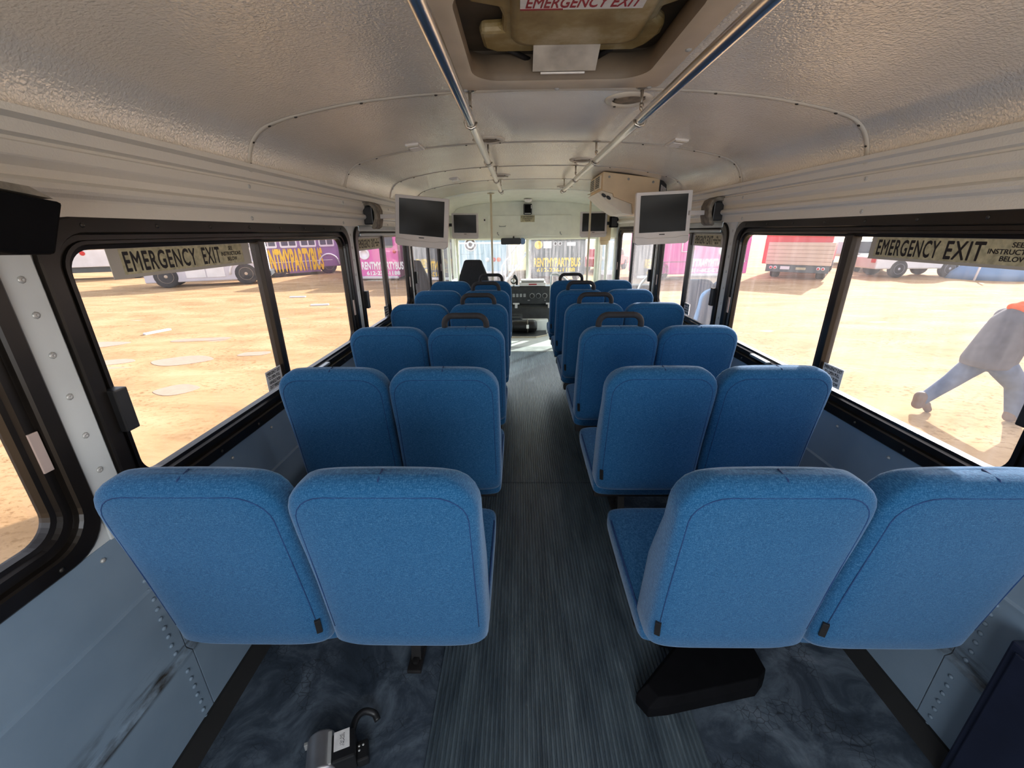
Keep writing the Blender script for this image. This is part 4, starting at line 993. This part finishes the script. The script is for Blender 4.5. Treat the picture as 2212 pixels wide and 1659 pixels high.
# pink bus on the left, rear end towards us
r = vroot('pink_bus', -8.3, 28.4, 90, 'pink party bus seen through the second left window, white lettering on its rear', 'bus', 'party buses parked on the lot')
bus_body(r, 9.0, 2.9, .14, 3.2, 'veh_pink')
lettering(r, 'RENTMYPARTYBUS', -4.512, -.52, .80, .44, 2.35, 'white_print', 'back')
lettering(r, '612-236-1188', -4.512, -.52, .40, .22, 1.9, 'white_print', 'back')
mb = MB(); mb.prism(rrect(-1.2, 1.2, 1.75, 2.75, .12), -4.53, -4.49, 'x'); w_ = obj('rear_window', mb, 'veh_glass', r, local=True)
mb = MB(); mb.lathe([(.30, 0), (.30, .03), (.2, .04), (.2, .02), (0, .02)], (-4.50, .45, 1.42), (-1, 0, 0), 24); obj('rear_emblem', mb, 'white_print', r, local=True)
mb = MB(); mb.box(-4.66, -4.5, -1.4, 1.4, .10, .24, .04); obj('bumper', mb, 'veh_grey', r, local=True)
for y in (-1.25, 1.25):
    mb = MB(); mb.lathe([(.10, 0), (.10, .03), (0, .04)], (-4.5, y, 1.55), (-1, 0, 0), 16); obj('tail_lamp', mb, 'lamp_red', r, local=True)
for x in (-2.6, 2.7): wheel(r, x, -1.2, .5, .34); wheel(r, x, 1.2, .5, .34)
# reflection in the pane, built as a solid dark bus with mirrored yellow lettering
r = vroot('reflected_dark_bus', -5.05, 27.6, 90, 'bus reflection with yellow lettering, built as a solid dark bus beyond the third left window', 'bus', 'party buses parked on the lot')
bus_body(r, 8.6, 2.4, .2, 3.1, 'veh_dark')
lettering(r, 'RENTMYPARTYBUS', -4.312, .25, .82, .50, 2.0, 'yellow_print', 'back', True)
lettering(r, '612-236-1188', -4.312, .25, .36, .24, 1.7, 'yellow_print', 'back', True)
mb = MB(); mb.prism(rrect(-1.0, 1.0, 1.75, 2.7, .12), -4.33, -4.29, 'x'); obj('rear_window', mb, 'veh_glass', r, local=True)
mb = MB(); mb.box(-4.45, -4.3, -1.15, 1.15, .06, .2, .04); obj('bumper', mb, 'veh_white', r, local=True)
for x in (-2.6, 2.6): wheel(r, x, -1.0, .5, .34); wheel(r, x, 1.0, .5, .34)
# blue bus ahead, rear to us
r = vroot('blue_bus', -2.05, 26.4, 90, 'pale blue bus with ring emblem and white stripe seen through the left windshield pane', 'bus', 'party buses parked on the lot')
bus_body(r, 8.6, 2.55, .42, 3.1, 'veh_blue')
mb = MB(); mb.box(-4.33, -4.29, -1.27, 1.27, 1.95, 2.03); obj('rear_stripe', mb, 'veh_white', r, local=True)
mb = MB(); mb.prism(rrect(-.1, 1.1, 1.45, 2.0, .1), -4.325, -4.29, 'x'); obj('rear_hatch', mb, 'veh_blue', r, bevel=.015, local=True)
mb = MB(); mb.lathe([(.32, 0), (.32, .03), (.27, .035), (.27, .0)], (-4.325, .55, 1.92), (-1, 0, 0), 28); obj('ring_emblem', mb, 'veh_white', r, local=True)
mb = MB(); mb.lathe([(.19, .03), (.19, .045), (.10, .05), (.10, .03)], (-4.325, .55, 1.92), (-1, 0, 0), 24); obj('inner_ring', mb, 'veh_white', r, local=True)
for y, m_ in ((-.62, 'lamp_red'), (-.88, 'orange_cloth'), (-.3, 'veh_white')):
    mb = MB(); mb.lathe([(.11, 0), (.11, .03), (0, .04)], (-4.3, y, 1.18), (-1, 0, 0), 16); obj('tail_lamp', mb, m_, r, local=True)
mb = MB(); mb.box(-4.45, -4.3, -1.2, 1.2, .38, .62, .04); obj('bumper', mb, 'veh_grey', r, local=True)
for x in (-2.6, 2.6): wheel(r, x, -1.05, .5, .34); wheel(r, x, 1.05, .5, .34)
# white stairs between the two buses
r = vroot('metal_stairs', -.25, 20.4, 0, 'white metal stairs with slatted railing between the blue and the black bus', 'stairs')
for k_ in range(8):
    mb = MB(); mb.box(-.66+k_*.15, -.50+k_*.15, 0, .9, .14+k_*.2, .18+k_*.2); obj('step', mb, 'veh_white', r, local=True)
for y in (0, .9):
    mb = MB(); mb.tube([(-.7, y, .02), (.62, y, 1.72)], .045, 6); obj('stringer', mb, 'veh_white', r, local=True)
    mb = MB(); mb.tube([(-.7, y, .0), (-.7, y, 1.0), (.62, y, 2.6), (.62, y, 0)], .03, 6); obj('handrail', mb, 'veh_white', r, local=True)
    for k_ in range(1, 9):
        x = -.7+k_*1.32/9; mb = MB(); mb.tube([(x, y, .02+k_*1.7/9), (x, y, 1.0+k_*1.6/9)], .014, 6); obj('baluster', mb, 'veh_white', r, local=True)
# black bus ahead with yellow lettering
r = vroot('black_bus', 1.85, 26.1, 90, 'black party bus with yellow lettering seen through the right windshield pane', 'bus', 'party buses parked on the lot')
bus_body(r, 8.6, 2.75, .42, 3.1, 'veh_dark')
lettering(r, 'RENTMYPARTYBUS', -4.312, .05, 1.04, .46, 2.36, 'yellow_print', 'back')
lettering(r, '612-236-1188', -4.312, .1, .66, .24, 1.95, 'yellow_print', 'back')
mb = MB(); mb.lathe([(.20, 0), (.20, .03), (.1, .04), (.1, .02), (0, .02)], (-4.3, 1.0, 1.88), (-1, 0, 0), 20); obj('round_mark', mb, 'yellow_print', r, local=True)
mb = MB(); mb.box(-4.33, -4.3, .35, .75, 1.72, 2.05); obj('poster', mb, 'veh_white', r, local=True)
for y in (.16, -.08):
    mb = MB(); mb.lathe([(.09, 0), (.09, .03), (.07, .03), (.07, 0)], (-4.3, y, 1.94), (-1, 0, 0), 18); obj('ring_mark', mb, 'veh_white', r, local=True)
mb = MB(); mb.box(-4.33, -4.3, -.85, -.42, 1.83, 2.0); obj('plate', mb, 'veh_white', r, local=True)
mb = MB(); mb.box(-4.45, -4.3, -1.3, 1.3, .36, .58, .04); obj('bumper', mb, 'veh_dark', r, local=True)
for x in (-2.6, 2.6): wheel(r, x, -1.15, .5, .34); wheel(r, x, 1.15, .5, .34)
# red car in front right
def car(name, x, y, deg, mat, label, cat, prof, wx, wr, glass_p):
    r = vroot(name, x, y, deg, label, cat)
    mb = MB(); mb.prism(prof, -.92, .92, 'y'); obj('body', mb, mat, r, bevel=.07, local=True)
    for sd_ in (-1, 1):
        ya, yb = sorted((sd_*.90, sd_*.935)); mb = MB(); mb.prism(glass_p, ya, yb, 'y'); obj('side_window', mb, 'veh_glass', r, local=True)
        for x_ in wx: wheel(r, x_, sd_*.82, wr, .26, 'veh_grey')
    xm = min(p_[0] for p_ in prof)
    for y_ in (-.72, .72):
        mb = MB(); mb.box(xm-.03, xm+.06, y_-.14, y_+.14, .78, .98, .02); obj('lamp', mb, 'lamp_red', r, local=True)
    return r
PICK = [(-2.6, .45), (-2.62, 1.05), (-.75, 1.1), (-.62, 1.75), (.55, 1.78), (1.2, 1.15), (2.45, 1.02), (2.55, .45)]
PG = [(-.5, 1.18), (-.48, 1.66), (.45, 1.68), (.95, 1.18)]
SEDN = [(-2.2, .35), (-2.25, .85), (-1.5, .95), (-.95, 1.4), (.5, 1.42), (1.1, .95), (2.1, .85), (2.2, .35)]
SG = [(-1.3, .98), (-.9, 1.34), (.42, 1.36), (.9, .98)]
car('red_car', 5.8, 29.2, 60, 'veh_red', 'red car right of the black bus, seen past the front right pole', 'car', SEDN, (-1.4, 1.35), .34, SG)
# left pink bus reflected in the pane, built solid with mirrored lettering
r = vroot('pink_bus', 9.15, 24.0, 4, 'reflected pink bus built as a solid bus beyond the second right window, lettering reads backwards', 'bus', 'party buses parked on the lot')
bus_body(r, 5.6, 2.5, .30, 3.2, 'veh_pink')
lettering(r, 'RENTMYPARTYBUS', 1.35, -1.262, 1.06, .38, 2.5, 'white_print', 'right', True, .25)
lettering(r, '612-236-1188', 1.2, -1.262, .56, .20, 2.0, 'white_print', 'right', True, .25)
for x in (.22, .45, .68):
    mb = MB(); mb.lathe([(.085, 0), (.085, .02), (.07, .02), (.07, 0)], (x, -1.25, 1.92), (0, -1, 0), 18); obj('ring_mark', mb, 'veh_purple', r, local=True)
mb = MB(); mb.tube([(-.9, -1.30, 2.4), (-.9, -1.30, 1.45), (-.5, -1.30, 1.45), (-.42, -1.30, 1.5), (-.42, -1.30, 2.4)], .035, 8); obj('mirror_bar', mb, 'veh_white', r, local=True)
mb = MB(); mb.box(-2.7, 2.7, -1.262, -1.25, .93, .955); obj('trim_line', mb, 'veh_dark', r, local=True)
for x in (-1.9, 1.6): wheel(r, x, -1.08, .5, .34, 'veh_grey'); wheel(r, x, 1.08, .5, .34, 'veh_grey')
# red box truck with wooden tail ramp
r = vroot('red_truck', 15.45, 23.95, 52, 'red truck with a pale wooden tail ramp folded up, beyond the large right window', 'truck')
mb = MB(); mb.box(-1.6, 4.4, -1.30, 1.65, .75, 3.3, .04); obj('cargo_box', mb, 'veh_red', r, local=True)
mb = MB(); mb.box(-1.75, -1.6, -1.45, 1.45, .74, 1.86, .02); obj('tail_ramp', mb, 'veh_wood', r, local=True)
for z in (.92, 1.11, 1.30, 1.49, 1.68):
    mb = MB(); mb.box(-1.757, -1.745, -1.43, 1.43, z, z+.012); obj('ramp_board_gap', mb, 'boot', r, local=True)
mb = MB(); mb.box(-1.7, -1.55, -1.4, 1.4, .36, .74, .02); obj('rear_beam', mb, 'veh_dark', r, local=True)
for y in (-1.15, -.95, .95, 1.15):
    mb = MB(); mb.lathe([(.085, 0), (.085, .03), (0, .04)], (-1.70, y, .58), (-1, 0, 0), 16); t_ = obj('tail_lamp', mb, 'veh_white', r, local=True)
    mb = MB(); mb.lathe([(.05, .03), (.05, .045), (0, .05)], (-1.70, y, .58), (-1, 0, 0), 12); obj('lamp_lens', mb, 'lamp_red', t_, local=True)
mb = MB(); mb.box(-1.71, -1.69, -.42, .02, .50, .62); obj('number_plate', mb, 'sign_beige', r, local=True)
mb = MB(); mb.box(-1.71, -1.69, .3, .72, .50, .66); obj('number_plate', mb, 'veh_white', r, local=True)
mb = MB(); mb.box(4.4, 5.9, -1.1, 1.1, .6, 2.5, .08); obj('cab', mb, 'veh_red', r, local=True)
for x in (-.6, 5.0): wheel(r, x, -1.05, .48, .4, 'veh_grey'); wheel(r, x, 1.05, .48, .4, 'veh_grey')
mb = MB(); mb.box(-1.5, 5.5, -.5, .5, .4, .76, .02); obj('chassis', mb, 'veh_red', r, local=True)
# black flatbed trailer and pickups behind
r = vroot('flatbed_trailer', 23.6, 33.0, 60, 'grey flatbed trailer with open racks, just right of the wooden tail ramp', 'trailer')
mb = MB(); mb.box(-1.6, 2.6, -1.1, 1.1, .62, .80, .02); obj('bed', mb, 'veh_wood', r, local=True)
mb = MB(); mb.box(-1.55, -1.45, -1.05, 1.05, .8, 1.6); obj('head_board', mb, 'veh_grey', r, local=True)
for x in (-1.2, 0, 1.2, 2.4):
    mb = MB(); mb.tube([(x, -1.05, .8), (x, -1.05, 1.95), (x, 1.05, 1.95), (x, 1.05, .8)], .04, 6); obj('rack_hoop', mb, 'veh_white', r, local=True)
mb = MB(); mb.tube([(-1.2, -1.05, 1.95), (2.4, -1.05, 1.95)], .04, 6); obj('rack_rail', mb, 'veh_white', r, local=True)
for x in (-.6, .4): wheel(r, x, -1.0, .36, .26, 'veh_grey'); wheel(r, x, 1.0, .36, .26, 'veh_grey')
car('pickup_truck', 22.2, 27.6, 60, 'veh_dark', 'dark pickup with red lamps, seen between the right mullion and the EMERGENCY EXIT sign', 'pickup', PICK, (-1.6, 1.6), .42, PG)
car('pickup_truck', 21.4, 23.9, 0, 'veh_white', 'white pickup with big wheels parked below the right EMERGENCY EXIT sign', 'pickup', PICK, (-1.35, 1.3), .46, PG)
# tarpaulin covered heap and posts at the far right
r = vroot('tarp_heap', 24.0, 21.9, -20, 'blue tarpaulin covered heap near the right edge, behind the person', 'tarpaulin')
mb = MB(); rg = []
for z, k_ in ((0, 1), (.35, .92), (.75, .7), (1.05, .45), (1.2, .15)): rg.append([(1.7*k_*math.cos(q)*(1+.12*math.sin(5*q)), .9*k_*math.sin(q)*(1+.1*math.cos(4*q)), z) for q in np.linspace(0, 2*PI, 25)[:-1]])
mb.loft(rg); obj('tarp', mb, 'tarp_blue', r, local=True)
for x in (-1.2, .9):
    mb = MB(); mb.tube([(x, -.95, 0), (x+.12, -.9, 1.3)], .05, 6); obj('prop_post', mb, 'veh_white', r, local=True)
car('parked_car', 28.0, 20.0, -40, 'veh_grey', 'grey car cut off by the right edge of the photo', 'car', SEDN, (-1.4, 1.35), .34, SG)
# the puddles of the lot
for x, y, a, b_, q, lab in ((-10.6, 9.7, .75, .28, .3, 'shallow puddle nearest the left window post, upper one'), (-8.9, 8.2, .55, .22, .2, 'shallow puddle below the upper one, beside the left window post'),
        (-7.35, 8.35, .62, .30, .1, 'largest shallow puddle in the middle of the left window'), (-8.3, 10.2, .7, .22, .2, 'muddy puddle above the largest one in the left window'),
        (-6.1, 8.85, .34, .2, .3, 'small puddle close to the left mullion'), (-6.1, 6.6, .36, .24, .2, 'small round puddle low in the left window')):
    n_ = 22; ph = random.random()*6
    pts = [(x+a*math.cos(t)*math.cos(q)-b_*math.sin(t)*math.sin(q)*(1+.2*math.sin(3*t+ph)), y+a*math.cos(t)*math.sin(q)+b_*math.sin(t)*math.cos(q)*(1+.25*math.sin(2*t+ph))) for t in np.linspace(0, 2*PI, n_+1)[:-1]]
    mb = MB(); mb.prism(pts, GZ-.01, GZ+.006); tag(obj('puddle', mb, 'puddle_water'), lab, 'puddle', 'puddles on the lot')
for x, y, q, lab in ((-10.15, 11.05, 1.2, 'small white scrap on the dirt beyond the puddles'), (-9.5, 23.5-6.0, .1, 'white scrap lying on the dirt in front of the purple bus'), (-7.6, 15.4, .2, 'white plank on the dirt ahead of the shadow in the left window')):
    M = Matrix.Translation((x, y, GZ))@Matrix.Rotation(q, 4, 'Z')
    mb = MB(); mb.box(-.32, .32, -.06, .06, 0, .05, .01, M); tag(obj('scrap_plank', mb, 'veh_white'), lab, 'scrap', 'white scraps on the dirt')

# ------------------------------------------------------------------ the walking person
def fused(name, parts, mat, parent, voxel=.016, smooth=5):
    """lofts, balls and tapered limbs melted into one continuous skin"""
    mb = MB()
    for q in parts:
        if q[0] == 'limb':
            pts = [Vector(a_) for a_, _ in q[1]]; rr_ = [sum(b_)/2 if isinstance(b_, tuple) else b_ for _, b_ in q[1]]
            mb.tube(pts, rr_, 16)
            for c_, k_ in zip(pts, rr_): mb.lathe([(k_*math.sin(t), -k_*math.cos(t)) for t in np.linspace(.001, PI-.001, 9)], c_, (0, 0, 1), 14)
        elif q[0] == 'ball':
            _, c_, rx, ry, rz = q
            i0 = len(mb.v); mb.lathe([(math.sin(t), -math.cos(t)) for t in np.linspace(.001, PI-.001, 12)], (0, 0, 0), (0, 0, 1), 18)
            mb.v[i0:] = [(c_[0]+x*rx, c_[1]+y*ry, c_[2]+z*rz) for x, y, z in mb.v[i0:]]
        else:
            mb.loft([[(c_[0]+x, c_[1]+y, c_[2]) for x, y in sup(rx, ry, 26, 2.6)] for c_, rx, ry in q[1]])
    o = obj(name, mb, mat, parent)
    rm = o.modifiers.new('fuse', 'REMESH'); rm.mode = 'VOXEL'; rm.voxel_size = voxel; rm.use_smooth_shade = True
    sm_ = o.modifiers.new('smooth', 'SMOOTH'); sm_.iterations = smooth; sm_.factor = .5
    return o
P0 = Vector((6.37, 5.42, GZ))
pr_ = empty('person', P0, 'person in grey hooded top and jeans leaning forward in long stride outside the right window', 'person')
def W_(x, y, z): return (P0.x+x*1.06, P0.y+y*1.06, GZ+z*1.09)
# x runs to the right in the picture (walking direction), y away from the bus, z up
kR, aR = (.16, -.13, .47), (.25, -.15, .10)       # leading leg
kL, aL = (-.40, .12, .46), (-.66, .16, .17)       # trailing leg, heel lifting
shN, elN, wrN = (.05, -.24, 1.28), (.17, -.33, 1.03), (.14, -.31, .86)
shF, elF, wrF = (.07, .25, 1.28), (.24, .31, 1.04), (.36, .20, .90)
fused('body', [('loft', [(W_(-.13, 0, .72), .13, .15), (W_(-.11, 0, .9), .14, .16), (W_(-.03, 0, 1.15), .14, .18), (W_(.05, .01, 1.33), .11, .18), (W_(.10, .01, 1.40), .06, .08)]),
               ('limb', [(W_(.06, .01, 1.36), .065), (W_(.13, .01, 1.47), .06)]), ('ball', W_(.20, .01, 1.55), .105, .082, .12), ('ball', W_(.26, .01, 1.49), .06, .06, .07),
               ('limb', [(W_(.305, .01, 1.55), .016), (W_(.325, .01, 1.515), .018)]), ('ball', W_(.18, -.075, 1.53), .022, .012, .034), ('ball', W_(.18, .093, 1.53), .022, .012, .034),
               ('limb', [(W_(-.07, -.11, .72), .10), (W_(*kR), .072), (W_(*aR), .05)]), ('limb', [(W_(-.18, .10, .72), .10), (W_(*kL), .072), (W_(*aL), .05)]),
               ('limb', [(W_(*shN), .07), (W_(*elN), .052), (W_(*wrN), .034)]), ('limb', [(W_(*shF), .07), (W_(*elF), .052), (W_(*wrF), .034)])], 'skin', pr_, .014, 3)
fused('jeans', [('loft', [(W_(-.14, 0, .66), .15, .16), (W_(-.14, 0, .78), .19, .19), (W_(-.12, 0, .92), .18, .19)]),
                ('limb', [(W_(-.07, -.11, .70), .145), (W_(.06, -.12, .58), .13), (W_(*kR), .112), (W_(.21, -.14, .28), .10), (W_(.25, -.15, .12), .092)]),
                ('limb', [(W_(-.19, .10, .70), .145), (W_(-.31, .11, .57), .122), (W_(*kL), .105), (W_(-.54, .14, .31), .088), (W_(-.645, .16, .19), .080)])], 'denim', pr_)
fused('hooded_top', [('loft', [(W_(-.17, 0, .70), .245, .24), (W_(-.17, 0, .78), .255, .245), (W_(-.12, 0, .95), .235, .24), (W_(-.05, .01, 1.13), .215, .24), (W_(-.01, .01, 1.27), .185, .235), (W_(.02, .01, 1.36), .14, .18), (W_(.04, .01, 1.42), .10, .11)]),
                     ('limb', [(W_(.03, -.20, 1.28), .115), (W_(.11, -.30, 1.14), .112), (W_(*elN), .10), (W_(.155, -.32, .93), .072)]),
                     ('limb', [(W_(.06, .21, 1.28), .11), (W_(.15, .29, 1.15), .105), (W_(*elF), .09), (W_(.32, .235, .95), .066)])], 'hoodie', pr_)
fused('orange_collar', [('limb', [(W_(-0.050, -.07, 1.42), .05), (W_(-0.030, .08, 1.42), .05)]), ('limb', [(W_(-0.050, -.08, 1.41), .05), (W_(0.080, -.11, 1.37), .05), (W_(0.130, -.06, 1.35), .045)]), ('limb', [(W_(-0.040, .09, 1.41), .05), (W_(0.080, .12, 1.37), .05), (W_(0.130, .07, 1.35), .045)]), ('limb', [(W_(0.000, .01, 1.43), .075), (W_(0.080, .01, 1.45), .07)])], 'orange_cloth', pr_, .014)
fused('cap', [('ball', W_(0.175, .01, 1.605), .112, .092, .085), ('limb', [(W_(0.260, -.03, 1.60), .018), (W_(0.360, -.02, 1.565), .012)]), ('limb', [(W_(0.260, .05, 1.60), .018), (W_(0.360, .04, 1.565), .012)]), ('limb', [(W_(0.260, .01, 1.605), .018), (W_(0.370, .01, 1.57), .012)])], 'cap_grey', pr_, .012)
for y in (-.022, .042):
    mb = MB(); mb.lathe([(.013*math.sin(t), -.013*math.cos(t)) for t in np.linspace(.001, PI-.001, 8)], W_(.292, y, 1.548), (0, 0, 1), 10); obj('eye', mb, 'black_plastic', pr_)
mb = MB(); mb.box(-.006, .006, -.022, .022, -.004, .004, .002, Matrix.Translation(W_(.316, .01, 1.475))); obj('mouth', mb, 'red_print', pr_)
for an, tx, tz, h_ in ((aR, .20, .05, .06), (aL, .13, .04, .11)):
    fused('boot', [('limb', [(W_(an[0]-.02, an[1], an[2]+.05), .082), (W_(an[0]-.03, an[1], h_+.01), .075), (W_(an[0]+.08, an[1], h_), .058), (W_(an[0]+tx, an[1], tz), .048)])], 'boot', pr_, .014, 3)
def hand(c, d):
    vs = [(c, .030), (tuple(np.array(c)+np.array(d)*.045), (.040, .02)), (tuple(np.array(c)+np.array(d)*.085), (.042, .016))]; ed = [(0, 1), (1, 2)]
    side_ = np.cross(np.array(d), (0, 1, 0)); side_ = side_/np.linalg.norm(side_); cu_ = np.array((.5, -.2, -.4))
    for q, ln in ((-.030, .052), (-.010, .062), (.011, .058), (.030, .046)):
        b0 = np.array(c)+np.array(d)*.09+side_*q; i0 = len(vs)
        vs += [(tuple(b0), .010), (tuple(b0+np.array(d)*ln*.55), .009), (tuple(b0+np.array(d)*ln*.85+cu_*.018), .0075)]; ed += [(2, i0), (i0, i0+1), (i0+1, i0+2)]
    i0 = len(vs); t0 = np.array(c)+np.array(d)*.03+side_*.04
    vs += [(tuple(t0), .012), (tuple(t0+side_*.02+np.array(d)*.04), .0095)]; ed += [(1, i0), (i0, i0+1)]
    return fused('hand', [('limb', [vs[a_] for a_ in pr2]) for pr2 in ed], 'skin', pr_, .0075, 2)
hand(W_(.135, -.31, .85), np.array((.25, .05, -.6))/np.linalg.norm((.25, .05, -.6)))
hand(W_(.365, .20, .89), np.array((.4, -.1, -.6))/np.linalg.norm((.4, -.1, -.6)))
